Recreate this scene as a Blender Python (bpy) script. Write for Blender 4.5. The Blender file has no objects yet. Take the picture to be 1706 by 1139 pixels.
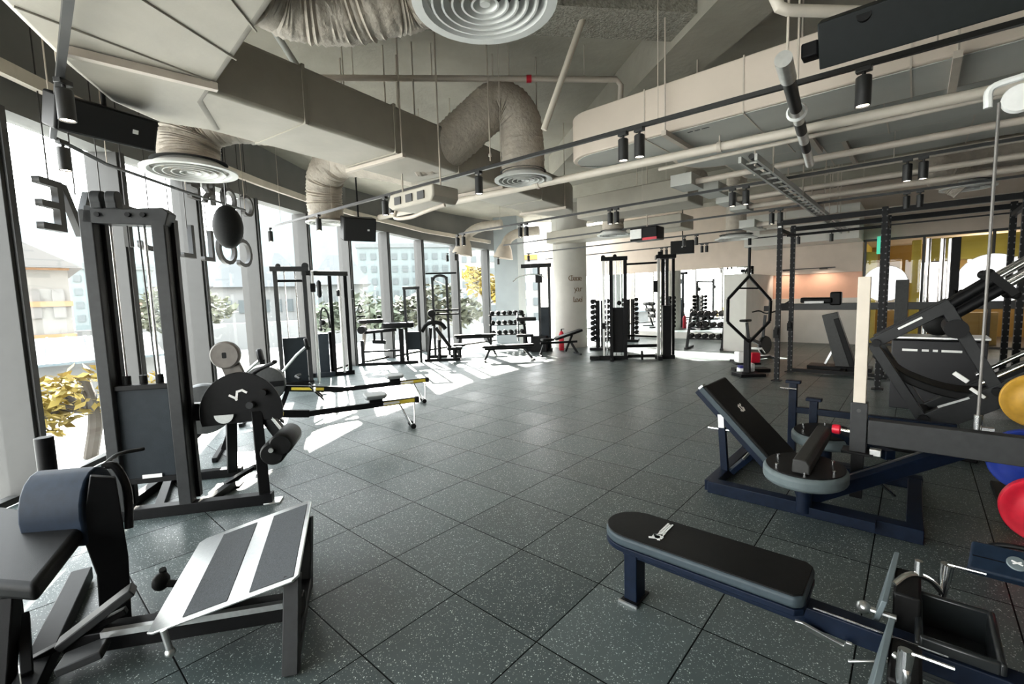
import bpy, bmesh, math, random
from mathutils import Vector as V, Matrix
random.seed(7)
SC = bpy.context.scene
COL = SC.collection
PI = math.pi
# ------------------------------------------------------------------ camera
F = 765.0; PITCH = math.radians(5.4); ROLL = math.radians(1.72); EYE = 1.70
FW = V((0, math.cos(PITCH), -math.sin(PITCH)))
DN0 = V((0, -math.sin(PITCH), -math.cos(PITCH))); R0 = V((1, 0, 0))
RT = R0*math.cos(ROLL) + DN0*math.sin(ROLL)
DN = -R0*math.sin(ROLL) + DN0*math.cos(ROLL)
EYEP = V((0, 0, EYE))
cam = bpy.data.cameras.new('camera'); camo = bpy.data.objects.new('camera', cam); COL.objects.link(camo)
cam.sensor_width = 36; cam.lens = 36*F/1706; cam.clip_end = 800; cam.clip_start = 0.05
m = Matrix.Identity(4)
for i in range(3):
    m[i][0] = RT[i]; m[i][1] = -DN[i]; m[i][2] = -FW[i]; m[i][3] = EYEP[i]
camo.matrix_world = m
SC.camera = camo
def ray(u, v): return FW + RT*((u-853)/F) + DN*((v-569.5)/F)
def G(u, v, z=0.0):                     # point of height z seen at a measured spot of the photograph
    d = ray(u, v); return EYEP + d*((z-EYE)/d.z)
def PL(u, v, g1, g2):                   # point on the vertical plane through g1, g2
    n = V((g2[1]-g1[1], -(g2[0]-g1[0]), 0)); d = ray(u, v)
    return EYEP + d*((V((g1[0], g1[1], 0))-EYEP).dot(n)/d.dot(n))
AZ = math.radians(41.4)
A = V((math.sin(AZ), math.cos(AZ), 0)); B = V((math.cos(AZ), -math.sin(AZ), 0))   # building axes: A away-right, B right-near
def AB(a, b, z=0.0): return A*a + B*b + V((0, 0, z))
# ------------------------------------------------------------------ mesh builder
class MB:
    def __init__(s): s.bm = bmesh.new()
    def _f(s, vs):
        try: return s.bm.faces.new(vs)
        except ValueError: return None
    def hexa(s, p):                     # 8 points: bottom 4, top 4
        v = [s.bm.verts.new(q) for q in p]
        for f in ((3,2,1,0),(4,5,6,7),(0,1,5,4),(1,2,6,5),(2,3,7,6),(3,0,4,7)): s._f([v[i] for i in f])
        return s
    def box(s, c, size, ax=None):
        c = V(c); x, y, z = ax if ax else (V((1,0,0)), V((0,1,0)), V((0,0,1)))
        x = V(x)*size[0]/2; y = V(y)*size[1]/2; z = V(z)*size[2]/2
        return s.hexa([c-x-y-z, c+x-y-z, c+x+y-z, c-x+y-z, c-x-y+z, c+x-y+z, c+x+y+z, c-x+y+z])
    def bar(s, p, q, w, h, up=(0,0,1)):
        p = V(p); q = V(q); d = (q-p); L = d.length
        if L < 1e-6: return s
        d /= L; up = V(up)
        if abs(d.dot(up)) > .98: up = V((A.x, A.y, 0)) if abs(d.z) > .9 else V((0,0,1))
        x = d.cross(up).normalized(); y = x.cross(d).normalized()
        return s.box((p+q)/2, (w, L, h), (x, d, y))
    def post(s, p, h, w, dd, ax=None):  # upright box standing at p
        a = ax if ax is not None else A
        b = V((a.y, -a.x, 0))
        return s.box(V(p)+V((0,0,h/2)), (w, dd, h), (b, a, V((0,0,1))))
    def _frame(s, d):
        d = d.normalized(); t = V((0,0,1)) if abs(d.z) < .9 else V((1,0,0))
        x = d.cross(t).normalized(); y = d.cross(x).normalized(); return x, y
    def tube(s, pts, r, n=10, cap=True, wr=0.0, wn=1):
        pts = [V(p) for p in pts]; N = len(pts); rs = r if isinstance(r, (list, tuple)) else [r]*N
        rings = []; x = None
        for i, p in enumerate(pts):
            d = (pts[min(i+1, N-1)] - pts[max(i-1, 0)])
            if d.length < 1e-9: d = V((0,0,1))
            d.normalize()
            if x is None: x, y = s._frame(d)
            else:
                x = (x - d*x.dot(d));
                if x.length < 1e-6: x, y = s._frame(d)
                x.normalize(); y = d.cross(x)
            rr = rs[i]
            ring = []
            for k in range(n):
                a = 2*PI*k/n; q = rr*(1 + (random.uniform(-wr, wr) if wr else 0))
                ring.append(s.bm.verts.new(p + x*(math.cos(a)*q) + y*(math.sin(a)*q)))
            rings.append(ring)
        for i in range(N-1):
            for k in range(n):
                s._f([rings[i][k], rings[i][(k+1) % n], rings[i+1][(k+1) % n], rings[i+1][k]])
        if cap:
            s._f(list(reversed(rings[0]))); s._f(rings[-1])
        return s
    def cyl(s, p, q, r, r2=None, n=20): return s.tube([p, q], [r, r if r2 is None else r2], n)
    def lathe(s, prof, o, ax=(0,0,1), n=32):   # profile of (radius, offset along axis)
        o = V(o); d = V(ax).normalized(); x, y = s._frame(d); rings = []
        for r, h in prof:
            if r < 1e-5: rings.append([s.bm.verts.new(o + d*h)])
            else: rings.append([s.bm.verts.new(o + d*h + x*(r*math.cos(2*PI*k/n)) + y*(r*math.sin(2*PI*k/n))) for k in range(n)])
        for a, b in zip(rings[:-1], rings[1:]):
            for k in range(n):
                k2 = (k+1) % n
                if len(a) == 1 and len(b) == 1: continue
                if len(a) == 1: s._f([a[0], b[k2], b[k]])
                elif len(b) == 1: s._f([a[k], a[k2], b[0]])
                else: s._f([a[k], a[k2], b[k2], b[k]])
        return s
    def ball(s, c, r, n=16, sc=(1,1,1)):
        c = V(c); M = n//2
        pts = []
        rings = []
        for i in range(M+1):
            t = PI*i/M
            if i in (0, M): rings.append([s.bm.verts.new(c + V((0,0,r*math.cos(t)*sc[2])))])
            else: rings.append([s.bm.verts.new(c + V((r*math.sin(t)*math.cos(2*PI*k/n)*sc[0], r*math.sin(t)*math.sin(2*PI*k/n)*sc[1], r*math.cos(t)*sc[2]))) for k in range(n)])
        for a, b in zip(rings[:-1], rings[1:]):
            for k in range(n):
                k2 = (k+1) % n
                if len(a) == 1: s._f([a[0], b[k], b[k2]])
                elif len(b) == 1: s._f([a[k], b[0], a[k2]])
                else: s._f([a[k], b[k], b[k2], a[k2]])
        return s
    def prism(s, poly, o, ux, uy, t, hole=None):  # 2-D outline extruded by t along ux x uy
        o = V(o); ux = V(ux); uy = V(uy); nn = ux.cross(uy).normalized()
        def ring(pl, h): return [s.bm.verts.new(o + ux*a + uy*b + nn*h) for a, b in pl]
        lo = ring(poly, 0); hi = ring(poly, t); N = len(poly)
        if hole:
            l2 = ring(hole, 0); h2 = ring(hole, t); K = len(hole)
            assert K == N
            for k in range(N):
                k2 = (k+1) % N
                s._f([lo[k2], lo[k], l2[k], l2[k2]]); s._f([hi[k], hi[k2], h2[k2], h2[k]])
                s._f([l2[k2], l2[k], h2[k], h2[k2]])
        else:
            s._f(list(reversed(lo))); s._f(hi)
        for k in range(N):
            k2 = (k+1) % N; s._f([lo[k], lo[k2], hi[k2], hi[k]])
        return s
    def quad(s, pts): s._f([s.bm.verts.new(V(p)) for p in pts]); return s
def rrect(w, h, r, n=6):                # rounded rectangle outline centred on 0
    out = []
    for cx, cy, a0 in ((w/2-r, h/2-r, 0), (-w/2+r, h/2-r, 90), (-w/2+r, -h/2+r, 180), (w/2-r, -h/2+r, 270)):
        for k in range(n+1):
            a = math.radians(a0 + 90*k/n); out.append((cx+r*math.cos(a), cy+r*math.sin(a)))
    return out
def circ(r, n=32, a0=0, a1=360, c=(0,0)):
    full = abs(a1-a0) >= 359.9
    return [(c[0]+r*math.cos(math.radians(a0+(a1-a0)*k/(n if full else n-1))), c[1]+r*math.sin(math.radians(a0+(a1-a0)*k/(n if full else n-1)))) for k in range(n)]
def bez(pts, n=8):                      # Catmull-Rom through points
    pts = [V(p) for p in pts]; out = []
    P = [pts[0]*2-pts[1]] + pts + [pts[-1]*2-pts[-2]]
    for i in range(1, len(P)-2):
        for k in range(n):
            t = k/n; a, b, c, d = P[i-1], P[i], P[i+1], P[i+2]
            out.append(.5*((2*b) + (c-a)*t + (2*a-5*b+4*c-d)*t*t + (3*b-a-3*c+d)*t**3))
    out.append(pts[-1]); return out
# ------------------------------------------------------------------ objects
def link(name, data): o = bpy.data.objects.new(name, data); COL.objects.link(o); return o
def top_matrix(o):
    M = Matrix.Identity(4)
    while o is not None:
        M = o.matrix_basis @ M; o = o.parent
    return M
def obj(name, mb, mat, parent=None, bev=0.0, smooth=True, ang=35, seg=2):
    me = bpy.data.meshes.new(name); bm = mb.bm
    bmesh.ops.recalc_face_normals(bm, faces=bm.faces)
    if parent is not None: bm.transform(top_matrix(parent).inverted())
    bm.to_mesh(me); bm.free()
    for mt in (mat if isinstance(mat, (list, tuple)) else [mat]): me.materials.append(mt)
    if smooth:
        me.polygons.foreach_set('use_smooth', [True]*len(me.polygons)); me.set_sharp_from_angle(angle=math.radians(ang))
    o = link(name, me)
    if parent is not None: o.parent = parent
    if bev:
        b = o.modifiers.new('Bevel', 'BEVEL'); b.width = bev; b.segments = seg; b.limit_method = 'ANGLE'; b.angle_limit = math.radians(40)
        b.harden_normals = False
    return o
def tag(o, label, cat, group=None, kind=None):
    o['label'] = label; o['category'] = cat
    if group: o['group'] = group
    if kind: o['kind'] = kind
    return o
def thing(name, label, cat, loc=(0,0,0), rotz=0.0, group=None):
    o = link(name, None); o.location = V(loc); o.rotation_euler = (0,0,rotz); o.empty_display_size = .1
    o.matrix_basis = Matrix.Translation(V(loc)) @ Matrix.Rotation(rotz, 4, 'Z')
    return tag(o, label, cat, group)
def struct(name, mb, mat, parent=None, **k):
    o = obj(name, mb, mat, parent, **k)
    if parent is None: o['kind'] = 'structure'
    return o
def dup(root, loc, rotz=0.0, label=None, group=None):
    r = root.copy(); COL.objects.link(r)
    r.matrix_basis = Matrix.Translation(V(loc)) @ Matrix.Rotation(rotz, 4, 'Z')
    if label: r['label'] = label
    if group: r['group'] = group
    for ch in list(root.children):
        c = ch.copy(); COL.objects.link(c); c.parent = r
        for g in list(ch.children):
            d = g.copy(); COL.objects.link(d); d.parent = c
    return r
class Fr:                               # local frame: x right, y forward (azimuth az, clockwise from +Y), z up
    def __init__(s, o, az):
        a = math.radians(az); s.o = V(o); s.y = V((math.sin(a), math.cos(a), 0)); s.x = V((math.cos(a), -math.sin(a), 0)); s.z = V((0,0,1))
    def __call__(s, x, y, z=0.0): return s.o + s.x*x + s.y*y + s.z*z
    @property
    def ax(s): return (s.x, s.y, s.z)
# ------------------------------------------------------------------ materials
MATS = {}
def nt(name):
    m = bpy.data.materials.new(name); m.use_nodes = True; t = m.node_tree
    return m, t, t.nodes['Principled BSDF']
def mat(name, col, rough=.5, metal=0.0, noise=0.0, nscale=8.0, bump=0.0, bscale=40.0, spec=.5, emit=None, es=0.0, coat=0.0):
    if name in MATS: return MATS[name]
    m, t, b = nt(name); N = t.nodes; L = t.links
    b.inputs['Base Color'].default_value = (*col, 1); b.inputs['Roughness'].default_value = rough
    b.inputs['Metallic'].default_value = metal; b.inputs['Specular IOR Level'].default_value = spec
    if coat: b.inputs['Coat Weight'].default_value = coat
    tc = N.new('ShaderNodeTexCoord')
    if noise:
        n = N.new('ShaderNodeTexNoise'); n.inputs['Scale'].default_value = nscale; n.inputs['Detail'].default_value = 5
        L.new(tc.outputs['Object'], n.inputs['Vector'])
        r = N.new('ShaderNodeValToRGB')
        r.color_ramp.elements[0].position = .3; r.color_ramp.elements[1].position = .7
        r.color_ramp.elements[0].color = (*[c*(1-noise) for c in col], 1); r.color_ramp.elements[1].color = (*[min(1, c*(1+noise)) for c in col], 1)
        L.new(n.outputs['Fac'], r.inputs['Fac']); L.new(r.outputs['Color'], b.inputs['Base Color'])
    if bump:
        n2 = N.new('ShaderNodeTexNoise'); n2.inputs['Scale'].default_value = bscale; n2.inputs['Detail'].default_value = 4
        L.new(tc.outputs['Object'], n2.inputs['Vector'])
        bp = N.new('ShaderNodeBump'); bp.inputs['Strength'].default_value = bump; bp.inputs['Distance'].default_value = .02
        L.new(n2.outputs['Fac'], bp.inputs['Height']); L.new(bp.outputs['Normal'], b.inputs['Normal'])
    if emit: b.inputs['Emission Color'].default_value = (*emit, 1); b.inputs['Emission Strength'].default_value = es
    MATS[name] = m; return m
def srgb(r, g, b):
    f = lambda c: (c/255/12.92) if c/255 <= .04045 else ((c/255+.055)/1.055)**2.4
    return (f(r), f(g), f(b))
# painted steel, upholstery, metals
BLK = mat('black_powder_coat', (.0045,.0045,.005), .48, 0, .2, 30, .05, 300, spec=.16)
GRY = mat('grey_powder_coat', (.028,.029,.03), .48, 0, .12, 20, .05, 300, spec=.2)
NAVY = mat('dark_navy_steel', (.0035,.0075,.018), .45, 0, .2, 20, .04, 300, spec=.15)
CHR = mat('chrome_rod', (.78,.78,.78), .16, 1.0, .05, 10)
ALU = mat('brushed_aluminium', (.62,.63,.62), .34, 1.0, .06, 60)
PAD = mat('black_upholstery', (.0045,.0045,.0045), .52, 0, .25, 25, .12, 420, spec=.15)
PADG = mat('grey_pad_rim', (.035,.048,.056), .5, 0, .1, 25, .08, 300, spec=.2)
PADN = mat('navy_upholstery', (.006,.013,.026), .52, 0, .2, 25, .12, 420, spec=.18)
RUB = mat('black_rubber', (.006,.006,.006), .6, 0, .2, 40, .1, 200, spec=.18)
WHT = mat('white_mark', (.82,.82,.8), .5, 0, .04, 30)
SHR = mat('slate_shroud', (.016,.021,.026), .55, 0, .12, 12, .12, 160, spec=.18)
CABL = mat('steel_cable', (.05,.05,.05), .4, .6, .1, 50)
RED = mat('red_paint', (.55,.01,.03), .4, 0, .1, 20)
BLUE = mat('blue_plate_rubber', (.01,.035,.28), .45, 0, .12, 20)
YEL = mat('yellow_plate_rubber', (.55,.3,.03), .5, 0, .1, 20)
TIM = mat('pale_laminate', (.56,.50,.42), .5, 0, .06, 6)
TILW = mat('white_plastic', (.75,.75,.73), .45, 0, .05, 20)
# building
CONC = mat('concrete_slab_paint', (.305,.283,.236), .85, 0, .10, 2.2, .35, 14)
SPRAY = mat('sprayed_fireproofing', (0.281,0.265,0.226), .95, 0, .3, 30, 1.0, 45)
DUCT = mat('painted_duct', (.365,.335,.28), .55, 0, .07, 3, .15, 9)
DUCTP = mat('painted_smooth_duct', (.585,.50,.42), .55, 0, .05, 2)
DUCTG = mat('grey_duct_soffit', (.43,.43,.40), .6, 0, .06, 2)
FLEX = mat('foil_flex_duct', (0.406,0.355,0.296), .6, 0, .12, 9, .6, 26)
PIPE = mat('painted_pipe', (.50,.44,.375), .5, 0, .06, 6)
PIPW = mat('light_pipe', (.60,.54,.46), .5, 0, .05, 6)
DIF = mat('white_diffuser', (0.562,0.562,0.538), .4, 0, .04, 8)
BULK = mat('grey_bulkhead_paint', (0.156,0.156,0.148), .8, 0, .06, 3)
MUL = mat('grey_mullion', (.05,.049,.047), .55, 0, .05, 8, spec=.3)
MULD = mat('dark_gasket', (.03,.03,.03), .5, 0, .1, 20)
WALLW = mat('white_wall_paint', (.66,.64,.60), .8, 0, .04, 3)
WALLB = mat('beige_wall_paint', (.54,.455,.385), .8, 0, .05, 3)

def top_at(p):                          # what a hanger above p meets first: a duct underside or the slab
    a, b = V(p).dot(A), V(p).dot(B)
    if b > -3.2 and 4.66 < a < 5.44: return 3.33
    if b > -2.45 and 5.6 < a < 6.77: return 3.41
    if b > -2.2 and 6.98 < a < 8.62: return 3.56
    d0, d1 = V((-2.38,3.42,0)), V((1.28,8.87,0)); dd = (d1-d0).normalized(); q = V((p[0],p[1],0))-d0; s = q.dot(dd); c = abs(q.x*dd.y-q.y*dd.x)
    w = q.x*dd.y-q.y*dd.x
    if 0 < s < 6.5 and -.9 < w < .05: return 3.33
    if p[0] < -1.2 and 1.2 < p[1] < 3.6 and p[0] > -2.9: return 3.31
    return CEIL+.02
# ================================================================== floor material
def floor_material():
    m, t, b = nt('rubber_tile_floor'); N = t.nodes; L = t.links
    tc = N.new('ShaderNodeTexCoord'); mp = N.new('ShaderNodeMapping')
    # tile grid: origin at a measured seam crossing, turned to the building axis, 0.6 m tiles
    mp.vector_type = 'TEXTURE'
    mp.inputs['Location'].default_value = (-.771, 2.076, 0); mp.inputs['Rotation'].default_value = (0, 0, PI/2-AZ); mp.inputs['Scale'].default_value = (.6,.6,.6)
    L.new(tc.outputs['Object'], mp.inputs['Vector'])
    sx = N.new('ShaderNodeSeparateXYZ'); L.new(mp.outputs['Vector'], sx.inputs[0])
    def M(op, a, b_=None, c=None):
        n = N.new('ShaderNodeMath'); n.operation = op
        for i, x in enumerate((a, b_, c)):
            if x is None: continue
            if isinstance(x, (int, float)): n.inputs[i].default_value = x
            else: L.new(x, n.inputs[i])
        return n.outputs[0]
    def edge(o):
        f = M('FRACT', M('ADD', o, 100.0)); return M('MINIMUM', f, M('SUBTRACT', 1.0, f))
    e = M('MINIMUM', edge(sx.outputs[0]), edge(sx.outputs[1]))
    seam = N.new('ShaderNodeMapRange'); seam.inputs['From Min'].default_value = .0035; seam.inputs['From Max'].default_value = .009
    seam.interpolation_type = 'SMOOTHSTEP'; L.new(e, seam.inputs['Value'])
    # light EPDM flecks
    fl = None
    for sc, th, seed in ((80, .22, 0), (120, .2, 7.3), (45, .14, 3.1)):
        v = N.new('ShaderNodeTexVoronoi'); v.inputs['Scale'].default_value = sc; v.inputs['Randomness'].default_value = 1
        off = N.new('ShaderNodeMapping'); off.inputs['Location'].default_value = (seed, seed*2, 0); L.new(tc.outputs['Object'], off.inputs['Vector'])
        nz = N.new('ShaderNodeTexNoise'); nz.inputs['Scale'].default_value = 160; L.new(off.outputs['Vector'], nz.inputs['Vector'])
        mx = N.new('ShaderNodeVectorMath'); mx.operation = 'MULTIPLY_ADD'; mx.inputs[1].default_value = (.012,.012,.0); L.new(nz.outputs['Color'], mx.inputs[0]); L.new(off.outputs['Vector'], mx.inputs[2])
        L.new(mx.outputs[0], v.inputs['Vector'])
        s1 = M('LESS_THAN', v.outputs['Distance'], th)
        hs = N.new('ShaderNodeSeparateColor'); L.new(v.outputs['Color'], hs.inputs[0])
        s2 = M('MULTIPLY', s1, M('GREATER_THAN', hs.outputs[0], .5))
        s2 = M('MULTIPLY', s2, M('MULTIPLY_ADD', hs.outputs[1], .7, .3))
        fl = s2 if fl is None else M('MAXIMUM', fl, s2)
    # per tile tone
    fx = M('FLOOR', sx.outputs[0]); fy = M('FLOOR', sx.outputs[1])
    cb = N.new('ShaderNodeCombineXYZ'); L.new(fx, cb.inputs[0]); L.new(fy, cb.inputs[1])
    wn = N.new('ShaderNodeTexWhiteNoise'); L.new(cb.outputs[0], wn.inputs['Vector'])
    big = N.new('ShaderNodeTexNoise'); big.inputs['Scale'].default_value = 5; big.inputs['Detail'].default_value = 6; L.new(tc.outputs['Object'], big.inputs['Vector'])
    base = N.new('ShaderNodeMix'); base.data_type = 'RGBA'; base.inputs[6].default_value = (.024,.033,.033,1); base.inputs[7].default_value = (.072,.092,.090,1)
    L.new(M('MULTIPLY_ADD', wn.outputs['Value'], .5, M('MULTIPLY', big.outputs['Fac'], .6)), base.inputs[0])
    c2 = N.new('ShaderNodeMix'); c2.data_type = 'RGBA'; c2.inputs[7].default_value = (.62,.66,.63,1); L.new(base.outputs[2], c2.inputs[6]); L.new(fl, c2.inputs[0])
    c3 = N.new('ShaderNodeMix'); c3.data_type = 'RGBA'; c3.inputs[6].default_value = (.003,.003,.003,1); L.new(c2.outputs[2], c3.inputs[7]); L.new(seam.outputs[0], c3.inputs[0])
    L.new(c3.outputs[2], b.inputs['Base Color'])
    L.new(M('MULTIPLY', M('MULTIPLY_ADD', seam.outputs[0], .95, .05), M('MULTIPLY_ADD', wn.outputs['Value'], .2, .36)), b.inputs['Specular IOR Level'])
    rg = M('MULTIPLY_ADD', big.outputs['Fac'], .16, M('MULTIPLY_ADD', wn.outputs['Value'], .12, .30)); L.new(rg, b.inputs['Roughness'])
    bp = N.new('ShaderNodeBump'); bp.inputs['Strength'].default_value = .45; bp.inputs['Distance'].default_value = .004
    fine = N.new('ShaderNodeTexNoise'); fine.inputs['Scale'].default_value = 260; L.new(tc.outputs['Object'], fine.inputs['Vector'])
    hgt = M('ADD', M('MULTIPLY', seam.outputs[0], 1.0), M('ADD', M('MULTIPLY', fine.outputs['Fac'], .12), M('MULTIPLY', big.outputs['Fac'], .25)))
    L.new(hgt, bp.inputs['Height']); L.new(bp.outputs['Normal'], b.inputs['Normal'])
    return m
FLOOR = floor_material()
# ================================================================== window wall line (foot of each mullion)
WLINE = [(-2.9,-5.6), (-3.35,-3.6), (-3.75,-1.7), (-4.1,.25), (-4.35,2.2), (-4.49,4.07), (-4.73,5.6), (-4.83,7.1), (-4.87,8.8), (-4.73,10.7), (-4.4,12.5), (-3.75,14.0), (-3.0,15.5), (-2.0,16.9), (-.95,18.2), (-.1,19.2)]
HEADZ = [3.45,3.45,3.45,3.45,3.45,3.48,3.55,3.62,3.7,3.76,3.8,3.78,3.72,3.68,3.62,3.6]
BACKA = 17.3
CEIL = 4.75
fl_poly = [V((x, y, 0)) for x, y in WLINE] + [AB(BACKA+.1, -9.0), AB(BACKA+.1, 14.5), V((12.5, -5.6, 0))]
f0 = MB().prism([(p.x, p.y) for p in reversed(fl_poly)], (0,0,-.12), (1,0,0), (0,1,0), .12)
struct('floor', f0, FLOOR, smooth=False)
# annex floor behind the back wall opening
# ceiling slab
c0 = MB().prism([(p.x, p.y) for p in reversed(fl_poly)], (0,0,CEIL), (1,0,0), (0,1,0), .25)
struct('ceiling', c0, CONC, smooth=False)
# concrete beams under the slab
def beam(name, p, q, w, z0, m, z1=CEIL):
    struct(name, MB().bar(V((p[0],p[1],(z0+z1)/2)), V((q[0],q[1],(z0+z1)/2)), w, z1-z0), m, smooth=False)
beam('trim_1', G(640,18,4.4)*1, G(1172,45,4.4)*1, .5, 4.38, SPRAY)                # rough sprayed beam near the camera
beam('trim_2', AB(2.4, 1.72), AB(8.6, -5.95), .62, 4.3, CONC)              # diagonal dropped beam
beam('trim_4', AB(11.2, -9.0), AB(11.2, 9), .45, 4.4, CONC)
beam('trim_5', AB(14.6, -10.0), AB(14.6, 9), .5, 4.35, CONC)
# ================================================================== windows
glass, gt, gb = nt('window_glass')
gt.nodes.remove(gb); go = gt.nodes['Material Output']
tr = gt.nodes.new('ShaderNodeBsdfTransparent'); tr.inputs[0].default_value = (.875,.885,.88,1)
gl = gt.nodes.new('ShaderNodeBsdfGlossy'); gl.inputs['Roughness'].default_value = .02
lw = gt.nodes.new('ShaderNodeLayerWeight'); lw.inputs[0].default_value = .5
pw = gt.nodes.new('ShaderNodeMath'); pw.operation = 'POWER'; pw.inputs[1].default_value = 4.5; gt.links.new(lw.outputs['Facing'], pw.inputs[0])
fr_ = gt.nodes.new('ShaderNodeMath'); fr_.operation = 'MULTIPLY_ADD'; fr_.inputs[1].default_value = .8; fr_.inputs[2].default_value = .04; gt.links.new(pw.outputs[0], fr_.inputs[0])
mxs = gt.nodes.new('ShaderNodeMixShader'); gt.links.new(fr_.outputs[0], mxs.inputs[0]); gt.links.new(tr.outputs[0], mxs.inputs[1]); gt.links.new(gl.outputs[0], mxs.inputs[2]); gt.links.new(mxs.outputs[0], go.inputs[0])
GLASS = glass
for i in range(len(WLINE)-1):
    p = V((*WLINE[i], 0)); q = V((*WLINE[i+1], 0)); z0, z1 = HEADZ[i], HEADZ[i+1]
    d = (q-p).normalized(); n = V((d.y, -d.x, 0))           # n points into the room
    fm = MB(); fm.box(p + V((0,0,z0/2)) - n*.02, (.085, .36, z0), (d, n, V((0,0,1))))
    fm.box((p+q)/2 + V((0,0,.03)) - n*.06, ((q-p).length, .1, .06), (d, n, V((0,0,1))))
    w = struct('window_%d' % (i+1), fm, MUL, bev=.004)
    gk = MB(); gk.box(p + V((0,0,z0/2)) + n*.165 + d*.02, (.06, .04, z0), (d, n, V((0,0,1))))
    obj('gasket', gk, MULD, w)
    obj('pane', MB().quad([p-n*.08+V((0,0,.05)), q-n*.08+V((0,0,.05)), q-n*.08+V((0,0,z1)), p-n*.08+V((0,0,z0))]), GLASS, w, smooth=False)
wl = MB()
for i in range(len(WLINE)-1):
    p = V((*WLINE[i], 0)); q = V((*WLINE[i+1], 0)); z0, z1 = HEADZ[i], HEADZ[i+1]
    d = (q-p).normalized(); n = V((d.y, -d.x, 0))
    a, b = p - n*.15, q - n*.15; a2, b2 = p + n*.12, q + n*.12
    up = lambda v, z: V((v.x, v.y, z))
    wl.hexa([up(a,z0), up(b,z1), up(b2,z1), up(a2,z0), up(a,CEIL), up(b,CEIL), up(b2,CEIL), up(a2,CEIL)])
struct('wall_left', wl, BULK, smooth=False)
# light curtain rail hung on the bulkhead
rl = MB(); pts = []
for i in range(3, len(WLINE)-1):
    p = V((*WLINE[i], 0)); q = V((*WLINE[i+1], 0)); d = (q-p).normalized(); n = V((d.y, -d.x, 0)); pts.append(p + n*.3 + V((0,0,HEADZ[i]+.27)))
for a, b in zip(pts[:-1], pts[1:]): rl.bar(a, b, .07, .12)
o = struct('trim_6', rl, PIPW)
# pier at the end of the window wall, corner pier
pr = MB(); pr.box(V((.0,17.85,CEIL/2)), (.95,.75,CEIL), (V((.93,-.37,0)), V((.37,.93,0)), V((0,0,1))))
struct('wall_end_pier', pr, mat('pale_pier_paint', (.27,.30,.31), .8, 0, .04, 3), smooth=False)
# back walls on the line A = BACKA
def wallseg(name, b0, b1, z0, z1, m, a=BACKA, th=.2):
    struct(name, MB().box(AB(a+th/2, (b0+b1)/2, (z0+z1)/2), (b1-b0, th, z1-z0), (B, A, V((0,0,1)))), m, smooth=False)
MTOP = 2.56
wallseg('wall_back_upper', -13.5, -1.25, MTOP, CEIL, WALLB)
wallseg('wall_back_behind_mirror', -13.5, -4.2, 0, MTOP, WALLW, a=BACKA+.035)
wallseg('wall_back_right', -4.2, -1.25, 0, 1.42, WALLW)
wallseg('wall_back_niche', -4.2, -1.25, 1.42, 2.2, mat('peach_glow_tint', (.72,.42,.3), .7, 0, .05, 3), a=BACKA+.06, th=.14)  # orange glow on this wall strip is put into its peach colour
wallseg('wall_back_over_niche', -4.2, -1.25, 2.2, MTOP, WALLB)
mir = mat('mirror_silver', (.88,.9,.9), .015, 1.0, 0)
struct('wall_mirror', MB().box(AB(BACKA+.015, -7.75, 1.40), (7.1, .03, 2.32), (B, A, V((0,0,1)))), mir, smooth=False)
struct('baseboard_back', MB().box(AB(BACKA-.02, -7.75, .12), (7.1, .08, .24), (B, A, V((0,0,1)))), WALLW, smooth=False)
# round concrete column
COLP = V((2.03, 15.75, 0))
cl = MB().lathe([(.56,0),(.56,3.5),(.60,3.52),(.60,CEIL)], COLP, n=48)
column = struct('wall_column', cl, mat('column_paint', (.50,.48,.44), .75, 0, .05, 3, .08, 20))
# white partition pier in front of the back wall, right of the mirror
struct('wall_partition', MB().box(AB(15.7, -3.9, 1.1), (.6, 3.2, 2.2), (B, A, V((0,0,1)))), WALLW, smooth=False)

# ---- right side: white bulkhead, yellow zone behind the back wall line, right and rear walls
YELW = mat('yellow_wall_paint', (.5,.38,.05), .6, 0, .06, 3)
OCH = mat('ochre_wall_paint', (.25,.15,.03), .6, 0, .08, 3)
struct('wall_bulkhead', MB().box(AB(16.6, -2.7, 3.55), (2.9, 1.4, .95), (B, A, V((0,0,1)))), WALLW, smooth=False)
wallseg('wall_header_right', -1.25, 14.5, 3.12, CEIL, WALLB)
wallseg('wall_annex_back', -1.6, 14.5, 0, 3.3, OCH, a=21.5)
struct('wall_annex_left', MB().box(AB(19.5, -1.35, 1.6), (.12, 4.0, 3.2), (B, A, V((0,0,1)))), YELW, smooth=False)
struct('ceiling_annex', MB().box(AB(19.5, 6.4, 3.2), (16.4, 4.2, .1), (B, A, V((0,0,1)))), WALLB, smooth=False)
struct('floor_annex', MB().box(AB(19.5, 6.4, -.05), (16.4, 4.2, .1), (B, A, V((0,0,1)))), mat('annex_floor', (.08,.06,.04), .5, 0, .1, 4), smooth=False)
# curved yellow wall end and yellow band
yc = MB()
yc.lathe([(.28,0),(.28,2.75),(.0,2.78)], AB(17.7,-1.2), n=28)
struct('wall_yellow_column', yc, YELW)
struct('wall_yellow_fin', MB().box(AB(18.3, -.05, 1.55), (.22, .5, 3.0), (B, A, V((0,0,1)))), YELW, smooth=False, bev=.03)
struct('wall_yellow_band', MB().box(AB(17.9, 5.0, 2.72), (9.6, .15, .62), (B, A, V((0,0,1)))), YELW, smooth=False)
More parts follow.
